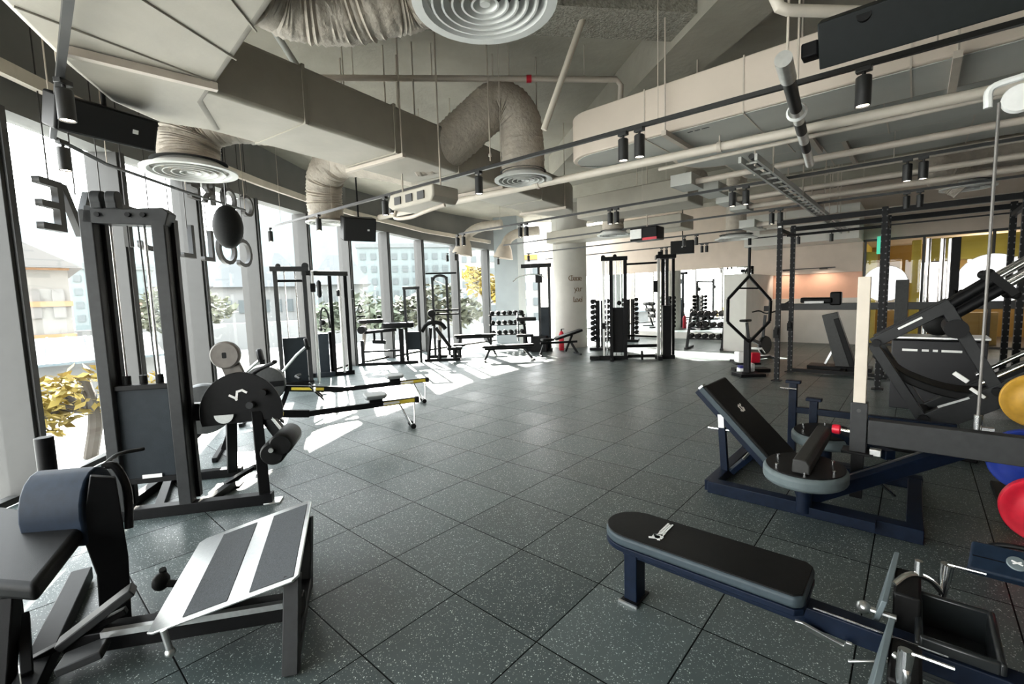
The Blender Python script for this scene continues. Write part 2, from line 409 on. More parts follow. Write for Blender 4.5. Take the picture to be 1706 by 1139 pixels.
# black steel frame of the glazed screen on the back wall line
sc_ = MB()
for b_ in (-1.2, .1, 1.45, 2.8, 4.2, 5.6, 7.0): sc_.box(AB(17.35, b_, 1.56), (.06, .08, 3.12), (B, A, V((0,0,1))))
sc_.box(AB(17.35, 3.0, 3.09), (8.6, .08, .07), (B, A, V((0,0,1)))); sc_.box(AB(17.35, 3.0, .03), (8.6, .08, .06), (B, A, V((0,0,1))))
w = struct('window_20', sc_, MULD, smooth=False)
obj('pane', MB().quad([AB(17.35,-1.2,.05), AB(17.35,7.2,.05), AB(17.35,7.2,3.1), AB(17.35,-1.2,3.1)]), GLASS, w, smooth=False)
# lit window of the annex back wall
# right wall and rear wall of the hall (out of view), rear wall with a wide window
p0 = V((12.5,-5.6,0)); p1 = AB(BACKA+.1, 14.5)
struct('wall_right', MB().bar(p0+V((0,0,CEIL/2)), p1+V((0,0,CEIL/2)), .2, CEIL), WALLB, smooth=False)
struct('wall_rear', MB().box((4.8,-5.7,CEIL/2), (15.6,.2,CEIL)), WALLB, smooth=False)
# ================================================================== outdoors
GRD = mat('pale_paving', (.34,.35,.345), .9, 0, .08, .6)
gp = MB(); gp.quad([(-140,-60,-.55),(140,-60,-.55),(140,220,-.55),(-140,220,-.55)])
tag(obj('street_ground', gp, GRD, smooth=False), 'pale paved street ground outside the windows', 'ground', kind='structure')
# world
wd = bpy.data.worlds.new('World'); SC.world = wd; wd.use_nodes = True
bg = wd.node_tree.nodes['Background']
g_ = wd.node_tree; tcw = g_.nodes.new('ShaderNodeTexCoord'); sp = g_.nodes.new('ShaderNodeSeparateXYZ'); g_.links.new(tcw.outputs['Generated'], sp.inputs[0])
rmp = g_.nodes.new('ShaderNodeValToRGB'); rmp.color_ramp.elements[0].position = 0.0; rmp.color_ramp.elements[0].color = (1,.985,.94,1)
rmp.color_ramp.elements[1].position = .7; rmp.color_ramp.elements[1].color = (.86,.94,1,1); g_.links.new(sp.outputs[2], rmp.inputs[0]); g_.links.new(rmp.outputs[0], bg.inputs[0])
bg.inputs[1].default_value = 16.5
sl = bpy.data.lights.new('sun', 'SUN'); so = bpy.data.objects.new('sun', sl); COL.objects.link(so)
sl.energy = 105; sl.angle = math.radians(.8); sl.color = (1,.95,.86)
sun_az, sun_el = math.radians(-21), math.radians(30)
sd = V((math.sin(sun_az)*math.cos(sun_el), math.cos(sun_az)*math.cos(sun_el), math.sin(sun_el)))
so.rotation_euler = sd.to_track_quat('Z', 'Y').to_euler(); so.location = sd*30
SC.view_settings.view_transform = 'Standard'; SC.view_settings.look = 'None'; SC.view_settings.exposure = -0.22; SC.view_settings.gamma = 1.0
SC.view_settings.use_curve_mapping = False
# ================================================================== ceiling services
def up(p, z): p = V(p); return V((p.x, p.y, z))
def hanger(pts, z0, name='hanger', parent=None, r=.007, m=None):
    mb = MB()
    for p in pts: mb.cyl(up(p, z0), up(p, CEIL+.02), r, n=6)
    return obj(name, mb, m or PIPE, parent)
# --- wide wrapped plenum at the upper left
pl_poly = [(-1.18,2.58), (-2.36,3.78), (-2.62,4.42), (-3.0,4.15), (-3.05,3.7), (-2.88,3.2), (-2.5,2.3), (-2.0,1.2), (-1.1,1.0), (-.6,1.9)]
t = thing('wrapped_plenum_duct', 'wide beige wrapped air duct section at the upper left above the window corner', 'duct', (-2.0,2.8,3.32))
obj('duct_body', MB().prism(pl_poly, (0,0,3.3), (1,0,0), (0,1,0), .62), DUCT, t, bev=.05, seg=3)
sm = MB()
for f_ in (.22, .47, .74):
    a_ = V((-1.18,2.58,3.297)).lerp(V((-2.36,3.78,3.297)), f_); b_ = V((-.6,1.9,3.297)).lerp(V((-2.9,3.2,3.297)), f_) + V((-.25,-.3,0))
    sm.tube([a_, b_], .008, 6)
obj('wrap_seam', sm, DUCT, t)
obj('support_bar', MB().bar(G(362,146,3.27), G(100,82,3.27), .05, .05), PIPE, t)
hanger([(-1.3,2.5,0), (-2.4,3.4,0), (-2.9,3.4,0)], 3.9, 'hanger_rod', t)
# --- main rectangular duct running away from it
d0 = V((-2.38,3.42,0)); d1 = V((1.28,8.87,0)); dd = (d1-d0).normalized(); dn = V((dd.y,-dd.x,0))
mc0 = d0 - dn*.42; mc1 = d1 - dn*.42
t = thing('main_supply_duct', 'long beige rectangular main air duct running from the upper left to the room centre', 'duct', up(mc0, 3.32))
L_ = (mc1-mc0).length
pol = [(-.42,0), (.42,0), (.42,L_-.5)] + [(.42*math.cos(math.radians(a)), L_-.5+.9*math.sin(math.radians(a))) for a in range(15, 180, 15)] + [(-.42,L_-.5)]
obj('duct_body', MB().prism(pol, up(mc0,3.32), dn, dd, .5), DUCT, t, bev=.035, seg=3)
for k in range(1, 6):
    p = mc0 + dd*(L_*k/6.2); obj('joint_flange', MB().box(up(p, 3.57), (.86, .03, .52), (dn, dd, V((0,0,1)))), DUCT, t)
for k, f_ in enumerate((.33, .62, .92)):
    p = mc0 + dd*(L_*f_); br = MB().box(up(p,3.29), (.98,.05,.04), (dn,dd,V((0,0,1))))
    for s_ in (-1,1): br.cyl(up(p+dn*s_*.46,3.28), up(p+dn*s_*.46,CEIL+.02), .008, n=6)
    obj('trapeze_hanger', br, PIPE, t)
# --- crumpled flexible ducts
def flexmesh(pts, r, n=24, step=8, amp=.03, taper=None):
    path = bez(pts, step*2); rs = []
    for i in range(len(path)):
        w = (amp if i % 2 else -amp)*random.uniform(.1, 1.0)
        rs.append(r*(1+w)*(taper(i/(len(path)-1)) if taper else 1))
    return MB().tube(path, rs, n, wr=.018)
def diffuser(t, c, R, rings=4, tilt=None):
    ax = V((0,0,1))
    fr = MB().lathe([(R,.02),(R*1.0,0),(R*.86,.0),(R*.8,.03),(R*.8,.06),(R*.6,.12),(.5*R,.13)], c, ax, 40)
    obj('diffuser_rim', fr, DIF, t)
    rg = MB()
    for k in range(rings):
        r1 = R*(.74 - .68*k/rings); 
        rg.lathe([(r1,.0),(r1-.045*R/.4*.6,.05),(r1-.045*R/.4*.75,.055),(r1-.012,.0),(r1,.0)], V(c)-V((0,0,.005)), ax, 36)
    rg.lathe([(.0,0),(R*.07,.0),(R*.07,.02),(0,.03)], c, ax, 20)
    obj('diffuser_rings', rg, DIF, t)
    bk = MB().lathe([(R*.8,.11),(0,.11)], c, ax, 24); obj('diffuser_throat', bk, mat('dark_duct_inside', (.05,.05,.048), .9, 0, .1, 10), t)
def flex(label, pts, r, diff=None, R=.4, hang=(), amp=.03, rings=4):
    t = thing('flexible_duct', label, 'air duct', pts[0])
    obj('hose', flexmesh(pts, r, amp=amp), FLEX, t, ang=70)
    if diff is not None: diffuser(t, diff, R, rings)
    if hang:
        for h in hang: hanger([h], V(h).z, 'hanger_rod', t)
    return t
c_ = G(872,301,3.2)
flex('crumpled beige air hose bending down into a round ring vent at the ceiling centre', [c_+V((0,0,.1)), c_+V((0,0,.45)), c_+V((-.06,-.02,.78)), c_+V((-.3,-.05,.93)), c_+V((-.62,-.05,.7)), c_+V((-1.0,-.02,.42)), c_+V((-1.4,.0,.36))], .27, c_, .37, [c_+V((.2,.1,.8)), c_+V((-.35,0,1.05))])
c_ = G(808,8,3.32)
flex('crumpled air hose feeding the big ring vent at the top edge of the picture', [c_+V((0,.02,.12)), c_+V((-.03,.03,.26)), G(700,-12,3.62), G(630,5,3.56), G(560,18,3.52), G(480,6,3.52), G(420,-30,3.55)], .19, c_, .40, [], .05, 5)
c_ = G(318,288,3.2)
flex('crumpled air hose above a round vent hanging by the left windows', [c_+V((0,0,.06)), c_+V((0,.02,.3)), c_+V((.1,.03,.52)), c_+V((.45,.05,.62)), c_+V((.9,.1,.6)), c_+V((1.7,.1,.55))], .29, c_, .46, [c_+V((.3,0,.9)), c_+V((.05,0,.8))], .04)
c_ = G(545,372,3.15)
flex('crumpled air hose dropping to the windows in front of the far duct end', [c_+V((0,0,.05)), c_+V((.0,-.05,.45)), c_+V((.12,-.2,.8)), c_+V((.5,-.45,.98)), c_+V((1.1,-.8,.85)), c_+V((2.1,-1.2,.55))], .3, c_, .36, [c_+V((.4,-.4,1.2)), c_+V((.9,-.6,1.2))], .045)
c_ = G(1022,392,3.1)
flex('air hose elbow with a round vent left of the far wall speaker', [c_+V((0,0,.05)), c_+V((0,0,.35)), c_+V((.15,-.1,.62)), c_+V((.9,-.5,.68)), c_+V((1.5,-.75,.75)), c_+V((1.7,-.6,1.15))], .24, c_, .38, [], .04)
c_ = G(1612,314,3.22)
flex('short crumpled air hose with a vent near the right edge of the ceiling', [c_+V((0,0,.05)), c_+V((-.15,.1,.2)), c_+V((-.35,.15,.36)), c_+V((.1,.0,.52)), c_+V((.8,-.4,.5)), c_+V((1.6,-1.0,.5))], .23, c_, .34, [], .05)
c_ = G(1226,398,3.05)
flex('straight round air pipe with flat vent above the far mirror wall', [c_+V((0,0,.04)), c_+V((0,0,.3)), c_+V((0,0,.9)), c_+V((0,0,1.69))], .24, c_, .5, [], .0)
# small far cone shaped vents
def cone(label, u, v, z, R, lean):
    c = G(u, v, z); t = thing('cone_vent', label, 'air vent', c)
    obj('cone', MB().lathe([(R,0),(R*.98,.03),(R*.7,.35),(R*.45,.5)], c, V((lean,0,1)), 28), PIPE, t)
    obj('hose', flexmesh([c+V((lean*.45,0,.46)), c+V((lean*.7+.1,0,.7)), c+V((lean+.4,-.1,.86)), c+V((lean+1.1,-.3,.9))], R*.45, 16, 5), FLEX, t, ang=70)
cone('small cone air vent hanging before the windows left of its twin', 770, 424, 3.2, .34, .25)
cone('small cone air vent hanging before the window end beside the white pier', 838, 430, 3.15, .36, .2)
# --- rounded smooth ducts on the right
def rduct(label, a0, a1, b0, b1, z0, z1, rad, body, und, seams, name):
    t = thing(name, label, 'duct', AB((a0+a1)/2, b0+1, z0))
    poly = [(b1,a0), (b1,a1)]
    for k in range(0, 10): an = math.radians(90+90*k/9); poly.append((b0+rad+rad*math.cos(an), a1-rad+rad*math.sin(an)))
    for k in range(0, 10): an = math.radians(180+90*k/9); poly.append((b0+rad+rad*math.cos(an), a0+rad+rad*math.sin(an)))
    obj('duct_body', MB().prism([(x, y) for x, y in poly], V((0,0,z0)), B, A, z1-z0), body, t, bev=.012)
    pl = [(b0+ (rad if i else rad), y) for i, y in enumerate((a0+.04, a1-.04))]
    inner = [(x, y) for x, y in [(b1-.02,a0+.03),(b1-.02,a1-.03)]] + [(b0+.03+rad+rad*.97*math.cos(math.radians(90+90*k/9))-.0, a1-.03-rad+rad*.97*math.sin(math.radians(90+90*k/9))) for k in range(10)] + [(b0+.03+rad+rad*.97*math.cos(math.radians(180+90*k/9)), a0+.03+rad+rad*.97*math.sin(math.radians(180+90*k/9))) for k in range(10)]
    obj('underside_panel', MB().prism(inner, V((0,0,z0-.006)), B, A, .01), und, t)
    for b in seams: obj('seam', MB().box(AB((a0+a1)/2, b, (z0+z1)/2), (.012, a1-a0+.012, z1-z0+.02), (B, A, V((0,0,1)))), PIPE, t)
    for b in seams[::2]:
        br = MB().box(AB((a0+a1)/2, b+.25, z0-.03), (.05, a1-a0+.2, .05), (B, A, V((0,0,1))))
        for a in (a0-.07, a1+.07): br.cyl(AB(a, b+.25, z0-.04), AB(a, b+.25, CEIL+.02), .008, n=6)
        obj('trapeze_hanger', br, PIPE, t)
    return t
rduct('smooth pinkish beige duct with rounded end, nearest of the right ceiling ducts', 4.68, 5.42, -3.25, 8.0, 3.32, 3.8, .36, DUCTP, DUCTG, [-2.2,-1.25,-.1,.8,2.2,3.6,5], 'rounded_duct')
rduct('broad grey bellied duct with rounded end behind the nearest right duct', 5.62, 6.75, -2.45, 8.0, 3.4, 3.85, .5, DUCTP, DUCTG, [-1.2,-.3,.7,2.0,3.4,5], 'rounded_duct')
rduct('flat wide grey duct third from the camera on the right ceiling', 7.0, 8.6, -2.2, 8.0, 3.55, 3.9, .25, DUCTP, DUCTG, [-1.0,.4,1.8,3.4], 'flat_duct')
# white lettering on the duct underside is too faint to read: small dark vent slots
# --- straight pipes
def pipe(label, p, q, r=.04, m=None, hang=2, extra=None, collars=0, name='ceiling_pipe'):
    t = thing(name, label, 'pipe', p); p = V(p); q = V(q)
    obj('pipe_run', MB().tube([p, q] if extra is None else extra, r, 14), m or PIPE, t)
    for k in range(hang):
        f_ = (k+.5)/hang; c = p.lerp(q, f_); h = MB(); h.cyl(c+V((0,0,r)), up(c, max(top_at(c), c.z+.05)), .007, n=6)
        d = (q-p).normalized(); h.tube([c-d*.02, c+d*.02], r*1.25, 14)
        obj('clamp_hanger', h, PIPE, t)
    return t
pipe('long thick cream pipe crossing the ceiling from the window side to the right edge', G(632,362,3.2), G(632,362,3.2)+(G(1706,140,3.2)-G(632,362,3.2)).normalized()*9.0, .045, PIPW, 4)
pipe('thin cream pipe just under the thick pipe on the right', AB(5.5,-2.4,3.2), AB(5.5,6,3.2), .022, PIPW, 0)
for i, (a_, b_, z_, r_, lb) in enumerate(((6.9,-2.7,3.3,.04,'first'),(7.75,-2.6,3.3,.04,'second'),(8.75,-2.65,3.3,.04,'third'),(9.7,-2.7,3.3,.045,'fourth'),(10.9,-2.85,3.1,.045,'fifth'),(12.1,-3.0,3.2,.05,'sixth'),(13.3,-3.1,3.2,.05,'seventh'))):
    t = pipe('%s cream pipe from the camera among the parallel pipes of the right ceiling' % lb, AB(a_, b_, z_), AB(a_, 7, z_), r_, PIPE, 3)
    if i < 6: obj('end_box', MB().box(AB(a_+.05, b_+.1, z_+.02), (.3,.5,.16), (B, A, V((0,0,1)))), DUCTG, t)
    t['group'] = 'parallel ceiling pipes'
# sprinkler line on the slab
q0 = G(522,130,4.35); q1 = G(1035,132,4.35)
t = thing('sprinkler_pipe', 'thin sprinkler pipe with a red coupling running under the ceiling slab', 'pipe', q0)
obj('pipe_run', MB().tube([q0+V((0,.1,-.25)), q0+V((0,.02,-.05)), q0+V((.06,0,0)), q1-V((.06,0,0)), q1+V((0,.02,-.06)), q1+V((.0,.15,-.6))], .035, 12), PIPE, t)
rc = q0.lerp(q1, .69); obj('red_coupling', MB().cyl(rc-V((.03,0,0)), rc+V((.03,0,0)), .045, n=14), RED, t)
for k in range(4):
    c = q0.lerp(q1, (k+.5)/4); obj('hanger_rod', MB().cyl(c, up(c, CEIL+.02), .006, n=6), PIPE, t)
# diagonal braces
def rod(label, p, q, r=.03, m=None):
    return tag(obj('diagonal_brace', MB().cyl(p, q, r, n=12), m or PIPE), label, 'brace')
rod('dark diagonal brace beside the upper left duct', G(440,25,4.7), G(533,170,3.82), .035, DUCTG)
rod('cream diagonal pipe brace left of the right ducts', G(985,-8,4.6), G(906,216,3.4), .032, PIPW)
# loose hanger rods with nothing left on them
for i, (u, v0, v1, lb) in enumerate(((637,75,265,'long'),(685,70,270,'longer'),(566,97,182,'short'),(742,200,240,'shortest'),(810,60,268,'thin long'))):
    c = G(u, v0, CEIL); d = ray(u, v1); 
    zz = EYE + (c-EYEP).to_2d().length/ d.to_2d().length*d.z
    tag(obj('threaded_rod', MB().cyl(up(c, CEIL+.02), up(c, zz), .009, n=6).cyl(up(c, zz+.05), up(c, zz+.08), .02, n=8), PIPE), 'bare threaded rod hanging from the ceiling slab, %s one above the main duct' % lb, 'rod', 'bare threaded rods')
# near pipe with red joint at the top right
q0 = G(1288,18,3.5); q1 = G(1450,20,3.5)
t = thing('fire_pipe', 'cream fire pipe elbow with a red joint at the top right', 'pipe', q0)
obj('pipe_run', MB().tube([q0+V((-.02,.0,.5)), q0+V((0,0,.1)), q0+V((.04,0,.02)), q0+V((.1,0,0)), q1], .035, 14), PIPW, t)
obj('red_joint', MB().cyl(q1-V((.02,0,0)), q1+V((.05,0,.0)), .04, n=14), RED, t)
obj('valve_stub', MB().cyl(q1+V((.05,0,0)), q1+V((.07,0,.45)), .018, n=10), PIPW, t)
# ladder tray along A
t = thing('cable_tray', 'long metal cable tray running away between the right ceiling pipes', 'cable tray', AB(6,-1.45,3.14))
mb = MB()
for b_ in (-1.52,-1.36): mb.bar(AB(5.6,b_,3.14), AB(14.6,b_,3.14), .03, .07)
for k in range(28): mb.bar(AB(5.8+k*.32,-1.52,3.13), AB(5.8+k*.32,-1.36,3.13), .03, .02)
obj('tray_rails', mb, DUCTG, t)
cb = MB().tube([AB(5.7,-1.43,3.18), AB(14.4,-1.43,3.18)], .03, 8); obj('cable_bundle', cb, MULD, t)
for a_ in (6.3, 8.2, 10.3, 12.6):
    h = MB()
    for b_ in (-1.54,-1.34): h.cyl(AB(a_,b_,3.1), up(AB(a_,b_), top_at(AB(a_,b_))), .01, n=6)
    obj('hanger_pair', h, PIPE, t)
# banded tube hanging at the top right
p0_ = G(1305,98,3.12); p1_ = G(1350,276,3.1); p1_ = p0_ + (p1_-p0_)*.97
t = thing('banded_tube', 'black and silver banded tube hung under the ceiling left of the big black bar unit', 'tube', p0_)
for k in range(9):
    a_, b_ = p0_.lerp(p1_, k/9), p0_.lerp(p1_, (k+1)/9); dk = k in (1,2,4,6)
    obj('black_band' if dk else 'silver_band', MB().cyl(a_, b_, .042 if k else .05, n=18), BLK if dk else mat('galvanised', (.55,.55,.53), .35, .8, .1, 20), t)
obj('white_clamp', MB().lathe([(.06,-.03),(.075,0),(.06,.03)], p0_.lerp(p1_,.36), (p1_-p0_), 20), TILW, t)
h = MB()
for f_ in (.08,.36,.9): c = p0_.lerp(p1_, f_); h.cyl(c, up(c, top_at(c)), .008, n=6)
obj('hanger_rod', h, PIPE, t)
# heater box at the top right
h0 = G(1366,98,3.11); hd = B; t = thing('ceiling_bar_unit', 'big black rectangular bar shaped unit hung at the top right', 'ceiling unit', h0)
hx, hy = B, A; Lh = 2.6
obj('housing', MB().box(h0 + B*(Lh/2) + V((0,0,.08)) + A*.0, (Lh,.16,.25), (B, (A*.85+V((0,0,.5))).normalized(), (V((0,0,.85))-A*.5).normalized())), mat('bar_unit_black', (.008,.0095,.0095), .5, 0, .1, 20, spec=.2), t, bev=.006)
obj('end_cap', MB().box(h0 + V((0,0,.06)) - B*.05, (.09,.09,.09), (B,A,V((0,0,1)))), BLK, t, bev=.01)
obj('tilt_knob', MB().cyl(h0+B*.22+V((0,0,.12))-A*.07, h0+B*.22+V((0,0,.12))-A*.12, .035, n=18), RUB, t)
obj('bracket', MB().bar(h0+B*.3+V((0,0,.15)), h0+B*.3+V((0,0,CEIL-3.17)), .04, .02).bar(h0+B*2.1+V((0,0,.15)), h0+B*2.1+V((0,0,CEIL-3.17)), .04, .02), BLK, t)
# ---------------------------------------------------------------- lighting tracks and spotlights
TRK = mat('black_track', (.012,.012,.012), .4, 0, .1, 20)
LED = mat('spot_lens', (.9,.88,.8), .3, 0, 0, emit=(1,.9,.75), es=14)
def track(label, p, q, hang=4):
    t = thing('lighting_track', label, 'lighting track', p); p = V(p); q = V(q)
    obj('rail', MB().bar(p, q, .035, .035), TRK, t)
    for k in range(hang):
        c = p.lerp(q, (k+.4)/hang); obj('suspension_wire', MB().cyl(c, up(c, top_at(c)), .004, n=5), PIPE, t)
    return t
T1a = G(440,381,3.2); T1b = G(1706,35,3.2); d1_ = (T1b-T1a).normalized(); T1b = T1b + d1_*2.5
track('nearest long black lighting track crossing the whole ceiling diagonally', T1a, T1b, 7)
def trk(a, b0, b1, label): track(label, AB(a,b0,3.2), AB(a,b1,3.2), 5)
trk(7.25, -7.9, 8, 'second black lighting track from the camera under the right pipes')
trk(9.75, -8.8, 8, 'third black lighting track from the camera under the far pipes')
trk(12.2, -10, 6, 'fourth black lighting track from the camera above the far machines')
trk(14.6, -11, 4, 'fifth black lighting track before the far mirror wall')
tl = thing('lighting_track', 'grey lighting track hanging steeply at the left picture edge by the windows', 'lighting track', G(115,0,3.2))
wl0 = G(118,-40,3.2); wl1 = G(88,228,3.2)
obj('rail', MB().bar(wl0, wl1, .04, .04), TRK, tl)
wl2 = [wl1, V((-4.12,4.9,3.2)), V((-4.22,6.2,3.22)), V((-4.25,7.6,3.25))]
obj('window_rail', MB().tube(wl2, .018, 8), TRK, tl)
hw = MB()
for f_ in (.1,.5,.95): c = wl0.lerp(wl1,f_); hw.cyl(c, up(c,CEIL+.02), .006, n=6)
for c in wl2[1:]: hw.cyl(c, up(c,CEIL+.02), .005, n=6)
obj('suspension_wire', hw, PIPE, tl)
# template spotlight (points down), local origin at the track
def make_spot():
    t = thing('track_spotlight', '', 'spotlight')
    obj('adapter', MB().box((0,0,-.03), (.05,.09,.035)), TRK, t, bev=.004)
    obj('neck', MB().cyl((0,0,-.04), (0,0,-.085), .012, n=10), TRK, t)
    obj('barrel', MB().lathe([(0,-.075),(.04,-.075),(.046,-.082),(.046,-.27),(.040,-.27),(.040,-.255),(0,-.255)], (0,0,0), (0,0,1), 22), TRK, t)
    obj('lens', MB().lathe([(.038,-.262),(0,-.262)], (0,0,0), (0,0,1), 20), LED, t)
    return t
SPOT = make_spot(); first = True
def spot(p, label, rz=0.0, lamp=0, grp='ceiling track spotlights'):
    global first
    if first:
        s_ = SPOT; s_.matrix_basis = Matrix.Translation(V(p)) @ Matrix.Rotation(rz,4,'Z'); s_['label'] = label; s_['group'] = grp; first = False
    else: s_ = dup(SPOT, p, rz, label, grp)
    if lamp:
        l = bpy.data.lights.new('spot_beam', 'SPOT'); l.energy = lamp; l.spot_size = math.radians(75); l.spot_blend = .6; l.color = (1,.86,.68); l.shadow_soft_size = .05
        lo = link('spot_beam', l); lo.location = V(p) + V((0,0,-.28))
    return s_
def on1(u, v):                          # nearest spot of track 1 under pixel column u
    best = min((T1a.lerp(T1b, k/400) for k in range(401)), key=lambda p: abs((p-EYEP).dot(RT)/(p-EYEP).dot(FW)*F+853-u)); return best
for u, lb in ((449,'black spotlight at the window end of the nearest track'),(530,'black spotlight on the nearest track below the window hose'),(640,'left of the paired black spotlights on the nearest track before the main duct'),(652,'right of the paired black spotlights on the nearest track before the main duct'),(797,'black spotlight on the nearest track left of the ring vent hose'),(1036,'left of two lit black spotlights under the rounded duct end'),(1064,'right of two lit black spotlights under the rounded duct end'),(1436,'large lit black spotlight below the big black bar unit')):
    spot(on1(u, 0) - V((0,0,.0)), lb, AZ, 28 if u > 1000 else 40)
def onA(a, u):
    return min((AB(a, -13+k*.02, 3.2) for k in range(1000)), key=lambda p: abs((p-EYEP).dot(RT)/max(.1,(p-EYEP).dot(FW))*F+853-u) if (p-EYEP).dot(FW) > .5 else 1e9)
for a_, us, nm in ((7.25, (762,772,867,877,1016,1027,1220,1243,1512,1540), 'second'), (9.75, (745,758,1285,1300,1510,1535), 'third'), (12.2, (830,880,1140,1160), 'fourth'), (14.6, (800,812,960,1102,1110,1170,1178,1330,1385), 'fifth')):  # rightmost pair on the fifth track added to light the back wall
    for i, u in enumerate(us):
        spot(onA(a_, u), 'black spotlight on the %s track from the camera, number %d from the left' % (nm, i+1), AZ, ((80 if a_ > 14 else 28) if i % 2 == 0 else 0))
spot(wl0.lerp(wl1,.47) + V((.02,0,0)), 'lit black spotlight high at the left picture edge under the wrapped duct', 0, 40)
spot(wl1 + V((.03,.05,0)), 'grey black spotlight by the window at the foot of the left track', 0, 0)
# ---------------------------------------------------------------- speakers and far wall boxes
def speaker(label, c, w, h, d, az, pitch=0, badge=True):
    f = Fr(c, az); t = thing('wall_speaker', label, 'speaker', c)
    y = (f.y*math.cos(pitch) + V((0,0,1))*math.sin(pitch)); z = f.x.cross(y)
    ax = (f.x, y, z)
    obj('cabinet', MB().box(c, (w, d, h), ax), BLK, t, bev=.015)
    obj('grille', MB().box(V(c) - y*(d/2+.004), (w*.94, .012, h*.9), ax), mat('speaker_grille', (.006,.006,.006), .8, 0, .2, 200), t, bev=.004)
    if badge: obj('badge', MB().box(V(c) - y*(d/2+.012) + f.x*w*.25*(1 if badge is True else badge), (.035,.006,.03), ax), TILW, t)
    obj('bracket', MB().cyl(V(c)+z*h/2, up(c, CEIL+.02), .015, n=8), BLK, t)
    return t
speaker('large black speaker tilted over the near left windows', G(172,204,3.12), .62, .24, .22, -62, math.radians(22))
speaker('black speaker hung before the middle windows', G(597,381,3.0), .55, .4, .3, -30, math.radians(15))
speaker('black speaker hung in front of the far mirror wall', G(1137,412,3.0), .62, .36, .3, 25, 0, .01)
# red faced projector like unit beside the far hose
c_ = G(1078,390,3.02); f = Fr(c_, 41); t = thing('ceiling_unit', 'small red and white ceiling unit beside the far hose elbow', 'ceiling unit', c_)
obj('casing', MB().box(c_, (.62,.4,.28), f.ax), BLK, t, bev=.02); obj('white_face', MB().box(c_-f.x*.16-f.y*.21, (.26,.03,.2), f.ax), TILW, t); obj('red_stripe', MB().box(c_-f.y*.205+f.x*.15-V((0,0,.12)), (.32,.03,.05), f.ax), RED, t)
obj('hanger_rod', MB().cyl(c_, up(c_,CEIL+.02), .01, n=6), PIPE, t)
# fan coil cassette hanging before the windows
c_ = G(702,330,2.96); f = Fr(c_, 40); t = thing('fan_coil_unit', 'beige fan coil unit with dark openings hanging before the far windows', 'ceiling unit', c_)
obj('casing', MB().prism([(-.42,-.07),(-.34,-.12),(.4,-.12),(.45,-.06),(.45,.07),(-.36,.07)], c_-f.y*.2, f.x, V((0,0,1)), -.4), DUCT, t, bev=.02)
for x_ in (-.2,.02,.24): obj('outlet', MB().box(f(x_,-.205,-.03), (.12,.02,.09), f.ax), MULD, t)
obj('pipework', MB().tube(bez([f(-.36,-.12,-.12), f(-.3,-.18,-.22), f(0,-.18,-.25), f(.3,-.18,-.22), f(.55,-.12,-.18)],5), .022, 10), PIPE, t)
obj('hanger_rod', MB().cyl(f(-.36,0,0), f(-.36,0,CEIL-2.95), .01, n=6).cyl(f(.36,0,0), f(.36,0,CEIL-2.95), .01, n=6), PIPE, t)
c_ = AB(8.2,-4.6,3.3); t = thing('side_branch_duct', 'rectangular beige side duct joining the far end of the main duct', 'duct', c_)
obj('duct_body', MB().box(AB(9.0,-4.4,3.6), (2.4,.8,.45), (B,A,V((0,0,1)))), DUCT, t, bev=.02); obj('hanger_rod', MB().cyl(AB(9,-4.4,3.7), AB(9,-4.4,CEIL+.02), .01, n=6), PIPE, t)
c_ = AB(12.6,-8,3.5); t = thing('far_duct', 'pale rectangular duct above the windows near the round column', 'duct', c_)
obj('duct_body', MB().box(AB(12.6,-6.9,3.62), (4.4,.9,.36), (B,A,V((0,0,1)))), DUCT, t, bev=.02); obj('hanger_rod', MB().cyl(AB(12.6,-6.9,3.7), AB(12.6,-6.9,CEIL+.02), .01, n=6), PIPE, t)

o_ = G(1165,216,3.312); rd = bpy.data.objects['rounded_duct']
for k_, w_ in ((-.09,.05),(-.02,.05),(.06,.07)): obj('faint_mark', MB().box(o_+B*k_, (w_,.018,.003), (B,A,V((0,0,1)))), MULD, rd)
# ================================================================== near machines
def strokes(name, mat_, parent, o, ux, uy, lines, w=.012, t=.003):
    mb = MB(); n = ux.cross(uy).normalized()
    for pl in lines:
        for a, b in zip(pl[:-1], pl[1:]):
            pa = o+ux*a[0]+uy*a[1]+n*t/2; pb = o+ux*b[0]+uy*b[1]+n*t/2; d = (pb-pa).normalized()
            mb.bar(pa-d*w*.4, pb+d*w*.4, w, t, n)
    return obj(name, mb, mat_, parent, smooth=False)
def text_mesh(txt, size, ext=.004):
    cu = bpy.data.curves.new('lettering', 'FONT'); cu.body = txt; cu.size = size; cu.extrude = ext; cu.align_x = 'CENTER'; cu.align_y = 'CENTER'; cu.resolution_u = 4
    o = bpy.data.objects.new('lettering', cu); COL.objects.link(o)
    dg = bpy.context.evaluated_depsgraph_get(); dg.update(); me = bpy.data.meshes.new_from_object(o.evaluated_get(dg))
    bpy.data.objects.remove(o); bpy.data.curves.remove(cu); return me
def text(name, txt, size, o, ux, uy, mat_, parent, ext=.003, bold=0.0):
    me = text_mesh(txt, size, ext); ux = V(ux).normalized(); uy = V(uy).normalized(); n = ux.cross(uy)
    M = Matrix(((ux.x,uy.x,n.x,o[0]),(ux.y,uy.y,n.y,o[1]),(ux.z,uy.z,n.z,o[2]),(0,0,0,1)))
    if parent is not None: M = top_matrix(parent).inverted() @ M
    me.transform(M); me.materials.clear(); me.materials.append(mat_); me.name = name
    ob = link(name, me); 
    if parent is not None: ob.parent = parent
    return ob
UP = V((0,0,1))
def stack(t, f, x0, x1, y, z0, z1, rods=2, m=SHR):   # weight stack plates on guide rods, top to bottom
    pass
